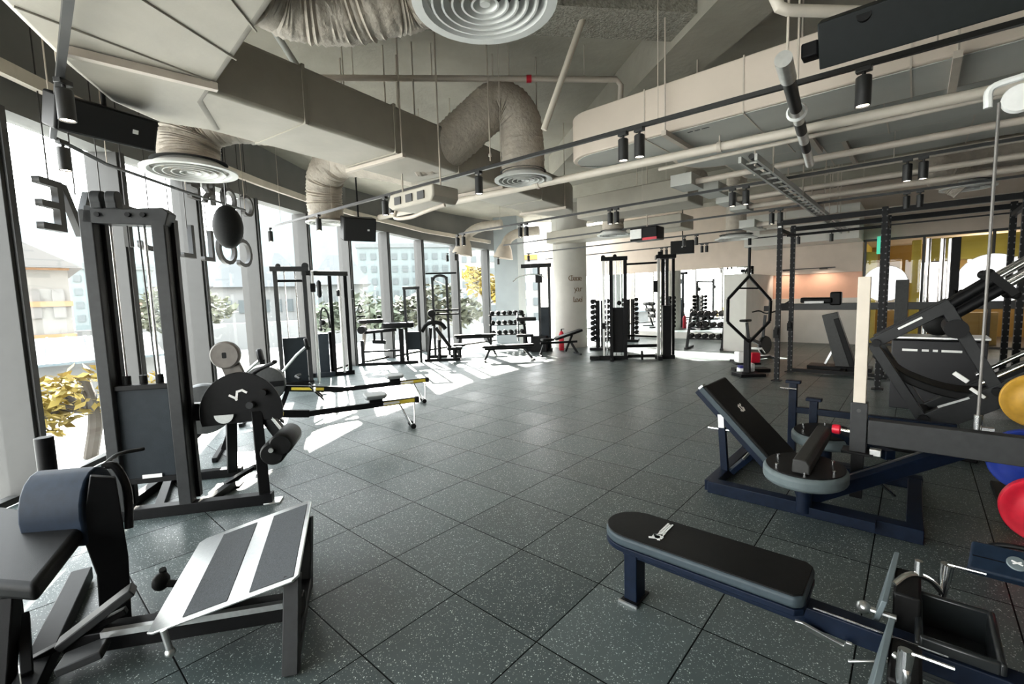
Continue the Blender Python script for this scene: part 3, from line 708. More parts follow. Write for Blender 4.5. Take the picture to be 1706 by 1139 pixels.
# ---------------------------------------------------------------- L1 leg curl machine
g1 = G(189,871); fr = Fr(g1, -13.2)
t = thing('leg_curl_machine', 'tall black weight tower machine with half round cam plate at left', 'leg curl machine', g1)
obj('base_frame', MB().bar(fr(-.02,.04,.045), fr(1.17,.04,.045), .09, .09).bar(fr(-.02,.04,.045), fr(.0,.85,.045), .08, .08).bar(fr(0,.85,.045), fr(.68,.85,.045), .08, .08)
    .bar(fr(.3,.04,.04), fr(.05,.8,.04), .07, .06).bar(fr(.62,.06,.04), fr(.7,.5,.04), .07, .06), BLK, t, bev=.004)
for x_, y_ in ((-.03,.0), (1.17,.02), (.7,.52), (.02,.9)):
    obj('foot_plate', MB().box(fr(x_,y_+.03,.008), (.13,.13,.016), fr.ax), ALU if x_ > 1 else BLK, t, bev=.003)
for x0, x1, zt in ((0.0,.09,2.47), (.47,.565,2.41)):
    obj('upright', MB().box(fr((x0+x1)/2, .05, zt/2+.04), (x1-x0, .1, zt-.08), fr.ax), GRY, t, bev=.008)
    obj('rear_channel', MB().box(fr((x0+x1)/2+.035, .13, zt/2+.04), (x1-x0-.02, .06, zt-.12), fr.ax), BLK, t, bev=.004)
o_ = obj('top_crossmember', MB().prism([(.02,2.37),(.57,2.35),(.6,2.45),(.56,2.49),(.3,2.475),(.04,2.50)], fr(0,.0,0), fr.x, UP, -.14), GRY, t, bev=.006)
for x_ in (.13,.33,.43): obj('bolt', MB().cyl(fr(x_,-.005,2.43), fr(x_,-.02,2.43), .018, n=14), BLK, t)
for x_ in (.1,.2): obj('pulley_housing', MB().cyl(fr(x_,.02,2.55), fr(x_+.07,.02,2.55), .06, n=24).box(fr(x_+.035,.02,2.52), (.07,.1,.09), fr.ax), GRY, t, bev=.006)
for x_ in (.15,.38): obj('guide_rod', MB().cyl(fr(x_,.1,.35), fr(x_,.1,2.38), .012, n=12), CHR, t)
obj('lift_cable', MB().cyl(fr(.265,.1,1.1), fr(.265,.1,2.4), .005, n=6).cyl(fr(.35,.12,1.1), fr(.33,.12,2.4), .006, n=6), CABL, t)
wsb = obj('weight_shroud', MB().box(fr(.255,.06,.70), (.40,.03,.78), fr.ax), SHR, t, bev=.004)
obj('shroud_rib', MB().box(fr(.255,.055,1.08), (.44,.06,.04), fr.ax), BLK, t, bev=.004); obj('shroud_rib', MB().box(fr(.255,.055,.31), (.42,.05,.045), fr.ax), BLK, t, bev=.004)
for x_ in (.15,.265,.38): obj('rubber_stop', MB().cyl(fr(x_,.1,1.09), fr(x_,.1,1.17), .028, n=14), RUB, t)
obj('rating_label', MB().box(fr(.29,.03,.345), (.14,.004,.03), fr.ax), TILW, t)
obj('seat_beam', MB().bar(fr(.5,.25,.81), fr(1.12,.25,.79), .1, .15), BLK, t, bev=.006)
obj('beam_cap', MB().box(fr(.58,.19,.885), (.2,.02,.012), fr.ax), ALU, t)
# half round cam plate facing the camera
cc = fr(.94,.17,.78); arc = circ(.335, 26, -12, 196)
poly = [(a*.98+.0, b*1.06) for a, b in arc]
cam_ = obj('cam_plate', MB().prism(poly, cc, fr.x, UP, -.03), BLK, t, bev=.004)
obj('cam_plate_slot', MB().prism(circ(.075,14,180,360,(-.13,-.0)), cc - fr.y*.033, fr.x, UP, -.003), ALU, cam_)
strokes('cam_emblem', WHT, cam_, cc - fr.y*.003, fr.x, UP, [[(-.08,.16),(-.03,.13),(-.02,.19),(.02,.2),(.05,.18)], [(-.04,.14),(-.03,.12)]], .018, .004)
obj('hub', MB().cyl(cc+fr.x*.08+UP*.07, cc+fr.x*.08+UP*.07-fr.y*.05, .03, n=18), GRY, cam_)
obj('adjust_knob', MB().cyl(cc+fr.x*.19+UP*.17, cc+fr.x*.19+UP*.17-fr.y*.05, .03, n=18), RUB, cam_)
obj('front_leg', MB().bar(fr(1.05,.2,.78), fr(1.1,.06,.07), .085, .085), BLK, t, bev=.005)
obj('rear_leg', MB().bar(fr(.75,.5,.8), fr(.6,.82,.07), .085, .085), BLK, t, bev=.005)
# round counterweight pad on its neck
dc = fr(.845,.2,1.29); pdm = mat('taupe_pad', (.15,.135,.12), .55, 0, .1, 20)
obj('round_pad', MB().lathe([(0,-.035),(.105,-.035),(.118,-.02),(.118,.02),(.105,.035),(0,.035)], dc, fr.y, 36), pdm, t)
obj('pad_neck', MB().prism([(-.07,-.06),(.08,-.05),(.16,-.27),(.0,-.28)], dc+fr.y*.02, fr.x, UP, -.05), pdm, t, bev=.008)
obj('pad_badge', MB().prism(rrect(.035,.05,.008,3), dc-fr.y*.036, fr.x, UP, -.003), BLK, t)
obj('handle_bar', MB().tube(bez([fr(.95,.25,1.0), fr(1.05,.25,1.12), fr(1.22,.2,1.2), fr(1.25,.1,1.22)],5), .018, 10), BLK, t)
# swinging lever and the two rollers
obj('lever_arm', MB().bar(fr(1.06,.24,.82), fr(1.24,.22,.52), .1, .09), BLK, t, bev=.005)
obj('lever_edge', MB().bar(fr(1.12,.18,.80), fr(1.27,.17,.56), .012, .02), ALU, t)
for (x_, z_), r_ in (((1.22,.46), .1), ((1.29,.53), .095)):
    obj('ankle_roller', MB().lathe([(0,-.2),(r_*.85,-.2),(r_,-.17),(r_,.17),(r_*.85,.2),(0,.2)], fr(x_,.12,z_), fr.y, 28), PAD, t)
obj('roller_bolt', MB().cyl(fr(1.22,-.1,.5), fr(1.22,-.08,.5), .02, n=14), ALU, t)
obj('pedal', MB().bar(fr(.66,.45,.06), fr(.86,.62,.14), .06, .035).cyl(fr(.86,.6,.14), fr(.92,.66,.14), .03, n=10), BLK, t, bev=.004)
# ---------------------------------------------------------------- L0 hip thrust machine at the left front
o_ = V((-2.2,2.3,0)); t = thing('hip_thrust_machine', 'black padded seat machine with striped metal foot platform in the left foreground', 'hip thrust machine', o_)
fp = [V((-1.75,2.02,.18)), V((-1.04,2.06,.41)), V((-1.33,2.77,.43)), V((-2.03,2.83,.2))]
ux = (fp[1]-fp[0]).normalized(); uy = ((fp[3]-fp[0])+(fp[2]-fp[1])).normalized(); uy = (uy-ux*uy.dot(ux)).normalized(); nz = ux.cross(uy)
def q2(p): d = V(p)-fp[0]; return (d.dot(ux), d.dot(uy))
outl = [q2(p) for p in fp]
def inset(pl, d):
    return pl
W_ = outl[1][0]; H_ = outl[3][1]
pp = [(0,.0),(.03,-.015),(W_-.03,-.01),(W_,.02),(W_+.0,H_*.96),(W_-.04,H_),(.04,H_*.99),(0,H_*.95)]
sk = outl[3][0]
pp = [(a+sk*b/H_, b) for a, b in pp]
plate = obj('foot_platform', MB().prism(pp, fp[0], ux, uy, .012), ALU, t, bev=.003)
grip = mat('anti_slip_strip', (.045,.05,.055), .85, 0, .3, 120, .5, 400)
for a0, a1 in ((.17,.39), (.50,.72)):
    q = [(a0*1.02,.02),(a1*1.02,.02),(a1*1.02,H_*.93),(a0*1.02,H_*.93)]; q = [(a*W_/.76+sk*b/H_, b) for a, b in q]
    obj('grip_strip', MB().prism(q, fp[0]+nz*.0125, ux, uy, .003), grip, plate)
obj('platform_carrier', MB().bar(fp[0].lerp(fp[3],.5)-nz*.03+ux*.1, fp[1].lerp(fp[2],.5)-nz*.03, .08, .05).bar(fp[1]-nz*.02-ux*.1+uy*.05, fp[2]-nz*.02-ux*.1-uy*.05, .05, .04), BLK, t, bev=.004)
obj('base_beam', MB().bar((-2.2,2.1,.1), (-1.15,2.3,.12), .1, .1).bar((-2.75,2.75,.05), (-2.1,1.75,.05), .1, .08), BLK, t, bev=.005)
obj('slide_rail', MB().bar((-2.0,2.06,.165), (-1.2,2.2,.19), .03, .03), ALU, t)
obj('end_leg', MB().bar((-1.1,2.12,.40), (-1.07,1.98,.0), .07, .06), GRY, t, bev=.004); obj('end_leg', MB().bar((-1.3,2.72,.40), (-1.28,2.6,.0), .07, .06), GRY, t, bev=.004)
obj('end_tie', MB().bar((-1.07,2.0,.05), (-1.28,2.62,.05), .06, .05), BLK, t, bev=.004)
kk = G(283,1083,.14); obj('pull_pin', MB().cyl(kk, kk+V((-.02,-.0,.1)), .014, n=12).ball(kk-V((0,0,.01)), .022, 14), ALU, t)
kk = G(270,985,.12); obj('clamp_lever', MB().ball(kk+V((0,0,.06)), .05, 14, (.8,1,1)).cyl(kk+V((.0,0,.05)), kk+V((.09,.02,.03)), .02, n=10).cyl(kk+V((-.02,.05,.0)), kk+V((0,.02,.12)), .018, n=10), RUB, t)
# seat unit
sc_ = [V((-2.46,2.02,.47)), V((-2.10,1.92,.47)), V((-2.32,2.42,.53)), V((-2.95,2.62,.55))]
def padquad(pts, th, m, name, parent, r=.03):
    n = (pts[1]-pts[0]).cross(pts[3]-pts[0]).normalized()
    if n.z < 0: n = -n
    return obj(name, MB().hexa([p-n*th for p in pts]+[p for p in pts]), m, parent, bev=r, seg=4)
padquad([V((-2.95,1.98,.55)), V((-2.12,1.90,.51)), V((-2.30,2.38,.60)), V((-3.15,2.55,.64))], .09, PAD, 'seat_pad', t)
# rolled navy back pad
rc0 = V((-2.27,2.42,.60)); rc1 = V((-2.56,2.38,.60)); axr = (rc1-rc0).normalized(); sidew = V((axr.y,-axr.x,0))
prof = []
for k in range(13):
    a = math.radians(-20+ 220*k/12); prof.append((.14*math.cos(a), .22*math.sin(a)+.04))
prof += [(-.13,-.12),(.13,-.12)]
obj('back_roll_pad', MB().prism(prof, rc0, sidew, UP, (rc1-rc0).length) if sidew.cross(UP).dot(axr) > 0 else MB().prism(prof, rc1, sidew, UP, (rc1-rc0).length), PADN, t, bev=.012, seg=3)
obj('pad_edge', MB().tube(bez([V((-2.24,2.44,.86)), V((-2.2,2.46,.84)), V((-2.16,2.47,.7)), V((-2.15,2.44,.5))],5), .02, 10).tube(bez([V((-2.25,2.44,.86)), V((-2.3,2.6,.87)), V((-2.28,2.75,.85))],4), .012, 8), BLK, t)
obj('side_post', MB().prism([(-.07,0),(.06,0),(.075,.35),(.06,.8),(-.04,.84),(-.1,.55),(-.06,.3)], V((-2.2,2.36,.0)), V((.75,.66,0)), UP, -.05), BLK, t, bev=.006)
obj('rear_post', MB().bar((-2.75,2.35,.0), (-2.75,2.35,.55), .08, .08).cyl((-2.85,2.72,.45), (-2.85,2.72,.95), .045, n=18), BLK, t, bev=.004)
obj('front_post', MB().bar((-2.3,1.86,.0), (-2.34,1.98,.42), .09, .07), BLK, t, bev=.006)
obj('sliding_foot', MB().bar((-2.2,2.05,.12), (-1.95,2.2,.3), .09, .04).bar((-2.1,1.95,.1), (-1.95,2.02,.13), .12, .04), GRY, t, bev=.006)
obj('link_arm', MB().bar((-2.35,1.98,.06), (-1.98,2.18,.2), .04, .03).bar((-2.2,1.9,.1), (-2.35,2.05,.28), .04, .05), BLK, t, bev=.004)
lk = EYEP + ray(182,834)*(2.52/ray(182,834).y)
obj('linkage_clamp', MB().box(lk, (.12,.07,.07), (B,A,UP)).cyl(lk-B*.1-UP*.05, lk+B*.07+UP*.05, .018, n=10).cyl(lk-A*.06-UP*.05-B*.05, lk+A*.05-UP*.05-B*.05, .025, n=12).bar(lk-B*.05, V((-2.24,2.42,lk.z-.03)), .03, .03), RUB, t, bev=.004)
obj('rating_label', MB().box((-2.15,1.83,.16), (.07,.004,.05), (B,A,UP)), TILW, t)
# ---------------------------------------------------------------- R6 flat bench in the right foreground
a0, b0 = 2.265, -1.28; bl = .98
t = thing('flat_bench', 'long black flat bench with rounded front end on a dark navy frame, right foreground', 'bench', AB(a0, b0+.1))
w_ = .165
outl = [(b0+bl, -w_+.03), (b0+bl-.03,-w_)] 
outl = [(bl-.03,-w_),(bl,-w_+.03),(bl,w_-.03),(bl-.03,w_)] + [(w_*1.0+w_*math.cos(math.radians(a)), w_*math.sin(math.radians(a))) for a in range(90, 271, 12)]
po = AB(a0, b0, .0)
obj('pad_base', MB().prism(outl, po+UP*.345, B, A, .03), NAVY, t, bev=.004)
pd = obj('pad', MB().prism(outl, po+UP*.373, B, A, .057), PADG, t, bev=.018, seg=4)
ins = [(x*.988+.004, y*.955) for x, y in outl]
obj('pad_top', MB().prism(ins, po+UP*.426, B, A, .008), PAD, pd, bev=.004)
# white emblem across the pad
eo = po+UP*.4345+B*.31
strokes('pad_emblem', WHT, pd, eo, B, A, [[(-.03,-.085),(.0,-.07),(-.02,-.045),(.01,-.03)], [(.015,-.08),(.0,-.05),(.02,-.045)], [(-.02,-.06),(.02,-.06)], [(-.005,-.03),(-.005,.0)], [(.012,-.03),(.012,.0)]], .016, .002)
text('pad_lettering', 'B', .045, eo + A*.015, -A, B, WHT, pd, .001)
strokes('pad_wordmark', WHT, pd, eo, B, A, [[(-.012,.0),(-.012,.11)], [(.012,.0),(.012,.11)], [(0,.01),(0,.1)]], .009, .002)
obj('front_leg', MB().box(AB(a0,b0+.15,.185), (.075,.11,.35), (B,A,UP)), NAVY, t, bev=.005)
obj('foot_plate', MB().box(AB(a0,b0+.15,.006), (.1,.16,.012), (B,A,UP)), BLK, t, bev=.003); obj('foot_edge', MB().box(AB(a0-.085,b0+.15,.006), (.11,.012,.014), (B,A,UP)), ALU, t)
obj('rail', MB().bar(AB(a0,b0+.1,.30), AB(a0,b0+2.6,.27), .09, .085), NAVY, t, bev=.005)
obj('rail_trim', MB().bar(AB(a0-.046,b0+1.0,.342), AB(a0-.046,b0+1.42,.338), .004, .006), CHR, t)
obj('rear_leg', MB().box(AB(a0,b0+2.5,.13), (.08,.1,.27), (B,A,UP)).box(AB(a0,b0+2.5,.02), (.1,.6,.04), (B,A,UP)), NAVY, t, bev=.005)
GRP = mat('blue_grey_plate', (.12,.15,.16), .5, .2, .1, 20)
for (pa, pb, za, zb), hs_ in (((2.35,2.72,.40,.46), [(1490,972,.5),(1510,958,.53),(1530,957,.53),(1552,968,.5),(1570,988,.44)]), ((1.78,2.16,.40,.45), [(1490,1090,.5),(1500,1098,.5),(1508,1112,.5),(1510,1130,.47),(1500,1145,.42)])):
    b_ = b0+1.21
    pl_ = obj('side_plate', MB().hexa([AB(pa,b_-.03,za-.16), AB(pb,b_+.01,zb-.16), AB(pb,b_+.03,zb-.16), AB(pa,b_-.01,za-.16), AB(pa,b_+.01,za), AB(pb,b_+.04,zb), AB(pb,b_+.06,zb), AB(pa,b_+.03,za)]), GRP, t, bev=.003)
    obj('plate_bolt', MB().ball(AB(pa+.06,b_-.05,za-.09), .028, 12).cyl(AB(pa+.06,b_-.05,za-.09), AB(pa+.06,b_+.06,za-.09), .014, n=10), ALU, t)
    obj('pad_block', MB().box(AB((pa+pb)/2,b_+.09,.33), (.09,.24,.18), (B,A,UP)), PAD, t, bev=.01)
    hp = [G(*q) for q in hs_]
    obj('chrome_handle', MB().tube(bez(hp,5), .011, 10).cyl(hp[2], hp[2]+UP*.06, .014, n=10), CHR, t)
    obj('chrome_grip', MB().tube([hp[-1]-UP*.01, hp[-1]+UP*.06+B*.005, hp[-1]+UP*.13+B*.01], [.012,.02,.022], 12).tube([hp[-1]+UP*.13+B*.01, hp[-1]+UP*.13+B*.12], .006, 8), CHR, t)
obj('chrome_hook', MB().prism([(-.1,.05),(-.07,.06),(.07,-.02),(.08,.03),(.10,.03),(.09,-.06),(.05,-.06),(-.06,-.0)], AB(a0-.06,b0+1.04,.25), B, (UP*.8-A*.6).normalized(), .012).tube([AB(a0-.1,b0+1.13,.2), AB(a0-.06,b0+1.25,.24)], .006, 8), ALU, t, bev=.003)
# black tray seat box
bx = MB(); cx_ = AB(2.42, .17, -.13)
bx.box(cx_+UP*.34, (.22,.36,.03), (B,A,UP))
for s_ in (-1,1): bx.box(cx_+UP*.42+A*s_*.17, (.22,.025,.16), (B,A,UP))
bx.box(cx_+UP*.42+B*.11, (.025,.36,.16), (B,A,UP)); bx.box(cx_+UP*.41-B*.11, (.025,.36,.13), (B,A,UP))
obj('tray_box', bx, mat('black_plastic', (.01,.012,.013), .3, 0, .1, 20), t, bev=.01)
# navy pad beyond, with arched handle
na = G(1608,905,.46); t2 = thing('navy_bench_pad', 'dark navy padded bench end with an arched handle at the right edge, low foreground', 'bench', G(1680,985,0))
nb = na + B*.9 ; n_ = (V((0,0,1))*.8 - A*.6).normalized(); up_ = (A*.8 + UP*.6).normalized()
npd = obj('pad', MB().prism([(0,0),(.9,0),(.9,.15),(.02,.15)], na - up_*.15, B, up_, .05), PADN, t2, bev=.012, seg=3)
obj('pad_badge', MB().lathe([(.0,.004),(.03,.004),(.034,0)], na+B*.16-up_*.07+n_*.05, n_, 24), GRP, npd)
strokes('badge_mark', WHT, npd, na+B*.16-up_*.07+n_*.055, B, up_, [[(-.015,.006),(.015,-.006)], [(-.012,-.006),(.012,.006)]], .006, .002)
strokes('seam', BLK, npd, na-up_*.08+n_*.05, B, up_, [[(.02,0),(.12,0)], [(.2,0),(.85,0)]], .004, .002)
obj('arched_handle', MB().tube(bez([na+B*.06+UP*.0, na+B*.11+UP*.03, na+B*.2+UP*.04, na+B*.3+UP*.02, na+B*.34-UP*.02],5), .012, 10), BLK, t2)
obj('stand', MB().bar(na+B*.6-UP*.1-A*.0, V((na.x,na.y,0))+B*.6, .09,.09).bar(V((na.x,na.y,.03))+B*.6-A*.2, V((na.x,na.y,.03))+B*.6+A*.3, .08,.06), NAVY, t2, bev=.005)
# ---------------------------------------------------------------- R5 incline bench machine with pale upright
t = thing('incline_press_machine', 'dark navy machine with inclined black pad, rounded foot pads and pale upright', 'incline bench machine', AB(3.95,-.7))
obj('base_rail', MB().bar(AB(3.97,-1.28,.05), AB(3.97,.1,.05), .1, .1), NAVY, t, bev=.005)
obj('base_rail', MB().bar(AB(5.05,-1.28,.05), AB(5.05,.1,.05), .1, .1), NAVY, t, bev=.005)
obj('base_cross', MB().bar(AB(3.95,-1.27,.05), AB(5.1,-1.27,.05), .09, .09).bar(AB(3.95,.05,.05), AB(5.1,.05,.05), .09, .09), NAVY, t, bev=.005)
pt, pb = (-1.42,.86), (-.78,.20)
dv = (B*(pb[0]-pt[0]) + UP*(pb[1]-pt[1])); Lp = dv.length; dv.normalize(); nn_ = A.cross(dv).normalized(); nn_ = nn_ if nn_.z > 0 else -nn_
bo = B*pt[0] + UP*pt[1] + A*4.55
bp = obj('back_pad', MB().box(bo+dv*Lp/2 - nn_*.035, (Lp,.58,.07), (dv, A, nn_)), PAD, t, bev=.02, seg=3)
obj('pad_edge_trim', MB().box(bo+dv*Lp/2 - nn_*.05 - A*.292, (Lp,.02,.05), (dv, A, nn_)), PADG, t, bev=.006)
obj('pad_frame', MB().box(bo+dv*Lp/2 - nn_*.10 - A*.24, (Lp+.02,.06,.06), (dv, A, nn_)).box(bo+dv*Lp/2 - nn_*.10 + A*.24, (Lp+.02,.06,.06), (dv, A, nn_)).box(bo-nn_*.1+dv*.03, (.05,.5,.05), (dv,A,nn_)), NAVY, t, bev=.005)
obj('pad_cap', MB().box(bo - nn_*.04 - A*.27 - dv*.01, (.02,.07,.05), (dv,A,nn_)), ALU, t, bev=.003)
strokes('pad_emblem', WHT, bp, bo + dv*.33 + nn_*.002 , A, dv, [[(-.05,.02),(-.02,.03),(-.03,-.02),(0,-.03)], [(-.01,.03),(.02,.03),(.02,-.02),(.05,-.03)], [(.03,.03),(.05,.01)]], .018, .002)
obj('support_strut', MB().bar(AB(4.3,-1.25,.08), AB(4.3,-1.28,.48), .06, .05), NAVY, t, bev=.004)
obj('strut_sleeve', MB().bar(AB(4.3,-1.28,.44), AB(4.3,-1.29,.6), .05, .04), ALU, t); obj('strut_pin', MB().cyl(AB(4.3,-1.4,.46), AB(4.3,-1.2,.46), .012, n=10), CHR, t)
obj('brace', MB().bar(AB(4.3,-1.2,.08), AB(4.45,-.95,.36), .05, .05), NAVY, t, bev=.004); obj('brace_trim', MB().bar(AB(4.3,-1.1,.22), AB(4.42,-1.0,.36), .012, .02), ALU, t)
for ac, nm in ((3.87,0), (4.93,1)):
    c = AB(ac,-.57,.31); st = [(x*1.0,y*1.15) for x, y in circ(.27, 36)]
    fpd = obj('rounded_foot_pad', MB().prism(st, c, B, A, .10), mat('grey_foot_rubber', (.10,.125,.13), .55, 0, .1, 15, .1, 200, spec=.25), t, bev=.03, seg=4)
    obj('top_plate', MB().prism([(x*.93,y*.93) for x, y in st], c+UP*.099, B, A, .008), BLK, fpd, bev=.003)
    for k in range(6):
        an = math.radians(40+60*k); obj('bolt', MB().lathe([(.012,0),(.012,.02),(0,.026)], c+UP*.107+B*(.2*math.cos(an))+A*(.23*math.sin(an)), UP, 12), CHR, fpd)
    obj('pad_stem', MB().cyl(AB(ac,-.57,.06), c, .05, n=16).bar(AB(ac,-.57,.08), AB(ac,-.15,.08), .06,.06), NAVY, t)
obj('hip_block', MB().prism([(-.055,0),(.055,0),(.055,.07),(.03,.1),(-.05,.1)], AB(3.64,-.56,.42), B, UP, -1.05), mat('black_foam', (.014,.014,.013), .6, 0, .2, 30, .1, 200), t, bev=.01)
rk = AB(4.6,-.46,.5); obj('red_knob', MB().lathe([(0,-.03),(.035,-.03),(.04,-.01),(.04,.02),(.03,.03),(0,.03)], rk+V((0,0,.03)), B, 20), RED, t); obj('knob_shaft', MB().cyl(rk+V((0,0,.03)), rk+B*.14+V((0,0,.02)), .018, n=12), CHR, t)
obj('diagonal_beam', MB().bar(AB(4.0,-.62,.1), AB(4.68,.35,.52), .11, .1), NAVY, t, bev=.005); obj('beam_trim', MB().bar(AB(4.15,-.44,.23), AB(4.6,.22,.54), .012, .012), ALU, t)
obj('side_beam', MB().bar(AB(4.95,-.6,.42), AB(4.45,-.1,.42), .08, .07), NAVY, t, bev=.005)
ub = AB(4.41,-.30,0)
obj('upright_sleeve', MB().box(ub+UP*.62, (.105,.1,.40), (B,A,UP)), GRY, t, bev=.004); obj('sleeve_hole', MB().cyl(ub+UP*.76-A*.049-B*.0, ub+UP*.76-A*.055, .014, n=12), MULD, t)
obj('upright_foot', MB().box(ub+UP*.425, (.2,.16,.02), (B,A,UP)).box(ub+UP*.24, (.08,.08,.36), (B,A,UP)), BLK, t, bev=.003); obj('foot_bracket', MB().box(ub+UP*.45+B*.11-A*.04, (.07,.06,.05), (B,A,UP)), ALU, t, bev=.004)
obj('pale_upright', MB().box(ub+UP*1.3, (.078,.075,.97), (B,A,UP)), TIM, t, bev=.004)
obj('long_beam', MB().bar(AB(4.41,-.24,.6), AB(4.41,3.2,.6), .1, .19), GRY, t, bev=.006)
obj('beam_leg', MB().box(AB(4.41,3.1,.25), (.1,.1,.5), (B,A,UP)).box(AB(4.41,3.1,.02), (.12,.7,.04), (B,A,UP)), BLK, t, bev=.004)
cb = min((AB(4.41,-.2+.01*k,.71) for k in range(200)), key=lambda p: abs((p-EYEP).dot(RT)/(p-EYEP).dot(FW)*F+853-1629))
obj('cable_socket', MB().cyl(cb, cb+UP*.1, .022, n=14).box(cb+B*.05+UP*.01, (.06,.04,.02), (B,A,UP)), CHR, t)
ct = cb + UP*2.15
obj('steel_cable', MB().cyl(cb+UP*.1, ct, .009, n=8), mat('grey_cable', (.18,.17,.16), .5, .4, .1, 30), t)
obj('pulley', MB().lathe([(.0,-.03),(.08,-.03),(.085,-.02),(.065,0),(.085,.02),(.08,.03),(0,.03)], ct+B*.09, A, 28), TILW, t); obj('pulley_arm', MB().bar(ct+B*.1+A*.05, ct+B*1.8+A*.05, .06, .06).bar(ct+B*1.75+A*.05, V((ct.x,ct.y,.6))+B*1.75, .08, .08), BLK, t)
obj('pulley_guard', MB().tube(bez([ct+B*.1+UP*.13, ct-B*.04+UP*.1, ct-B*.05-UP*.02],5), .022, 8), TILW, t)
obj('white_pin', MB().cyl(G(1452,790,.3), G(1490,826,.06), .012, n=10), CHR, t)
for a_, b_, h_ in ((5.3,-.9,.78), (5.3,-.72,.62)):
    obj('handle_post', MB().box(AB(a_,b_,h_/2), (.07,.07,h_), (B,A,UP)).box(AB(a_,b_,h_), (.13,.08,.03), (B,A,UP)), NAVY, t, bev=.005)
obj('handle_rail', MB().bar(AB(5.3,-.9,.5), AB(5.3,.3,.5), .06, .06), NAVY, t, bev=.004); obj('post_pin', MB().cyl(AB(5.22,-1.0,.72), AB(5.22,-.86,.72), .012, n=10), CHR, t)
# ---------------------------------------------------------------- R4 hack squat machine behind it
def S(b, z, a=6.2): return AB(a, b, z)
t = thing('hack_squat_machine', 'large black sled machine with sloping chrome rails at the right edge', 'hack squat machine', AB(6.4,.6))
DG = mat('graphite_steel', (.02,.021,.022), .45, 0, .12, 20, .05, 300, spec=.2)
for k, a_ in enumerate((6.2, 6.75)):
    obj('top_arm', MB().bar(S(-.33,1.11,a_), S(.26,1.52,a_), .09, .11), DG, t, bev=.006)
    obj('drop_post', MB().bar(S(.22,1.5,a_), S(.62,.68,a_), .09, .1), DG, t, bev=.006)
    obj('lower_arm', MB().bar(S(-.33,1.1,a_), S(.1,.34,a_), .09, .09), DG, t, bev=.006)
    obj('chrome_rail', MB().cyl(S(.56,1.76,a_), S(2.2,3.05,a_), .028, n=16).cyl(S(.62,1.68,a_), S(2.2,2.94,a_), .028, n=16), CHR, t)
    obj('rail_sleeve', MB().cyl(S(.14,1.42,a_), S(.56,1.76,a_), .045, n=18).cyl(S(.22,1.36,a_), S(.6,1.66,a_), .045, n=18), BLK, t)
    obj('rail_clamp', MB().bar(S(.5,1.8,a_), S(.68,1.6,a_), .1, .07).ball(S(.5,1.8,a_), .045, 12).ball(S(.68,1.6,a_), .045, 12), RUB, t, bev=.004)
    obj('lower_rail', MB().cyl(S(.5,.76,a_), S(2.4,2.2,a_), .024, n=14).cyl(S(.6,.72,a_), S(2.4,2.08,a_), .024, n=14), CHR, t)
    obj('side_beam', MB().bar(S(.12,.3,a_), S(2.5,2.0,a_), .1, .2), DG, t, bev=.006)
obj('emblem', MB().bar(S(-.13,1.27,6.153), S(.05,1.39,6.153), .004, .02), WHT, t)
obj('rail_scale', MB().bar(S(.2,.5,6.14), S(.42,.62,6.14), .006, .02), ALU, t)
sp_ = [S(-.28,1.02,6.47), S(-.12,.84,6.47), S(.05,.74,6.47), S(.3,.66,6.47), S(.55,.66,6.47), S(.8,.72,6.47)]
pth = bez(sp_, 6); o6 = S(0,0,6.25); tp_ = [((p-o6).dot(B), p.z) for p in pth]
nb_ = []
for i, p in enumerate(tp_):
    a_, b_ = tp_[max(0,i-1)], tp_[min(len(tp_)-1,i+1)]; dx_, dz_ = b_[0]-a_[0], b_[1]-a_[1]; l_ = math.hypot(dx_, dz_); nb_.append((p[0]+dz_/l_*.08, p[1]-dx_/l_*.08))
pf_ = tp_ + nb_[::-1]
obj('curved_back_pad', MB().prism(pf_, o6, B, UP, -.44), PAD, t, bev=.012)
obj('cross_tube', MB().cyl(S(.3,1.28,6.1), S(.3,1.28,6.85), .09, n=20), BLK, t)
obj('cross_bar', MB().cyl(S(-.3,1.12,6.1), S(-.3,1.12,6.85), .04, n=14).cyl(S(.1,.36,6.1), S(.1,.36,6.85), .05, n=14).cyl(S(.6,.7,6.1), S(.6,.7,6.85), .04, n=14), BLK, t)
obj('foot_sled', MB().box(S(.05,.05,6.47), (.9,.75,.1), (B,A,UP)).bar(S(.15,.1,6.47), S(.1,.36,6.47), .1,.1), BLK, t, bev=.006)
obj('rear_frame', MB().box(S(2.4,1.0,6.47), (.1,.7,2.0), (B,A,UP)).bar(S(0,.05,6.47), S(2.5,.05,6.47), .1, .1), BLK, t, bev=.005)
obj('white_clip', MB().bar(S(.3,.86,6.1), S(.4,.78,6.1), .03, .04).bar(S(.42,.72,6.1), S(.52,.64,6.1), .03, .03), TILW, t, bev=.004)
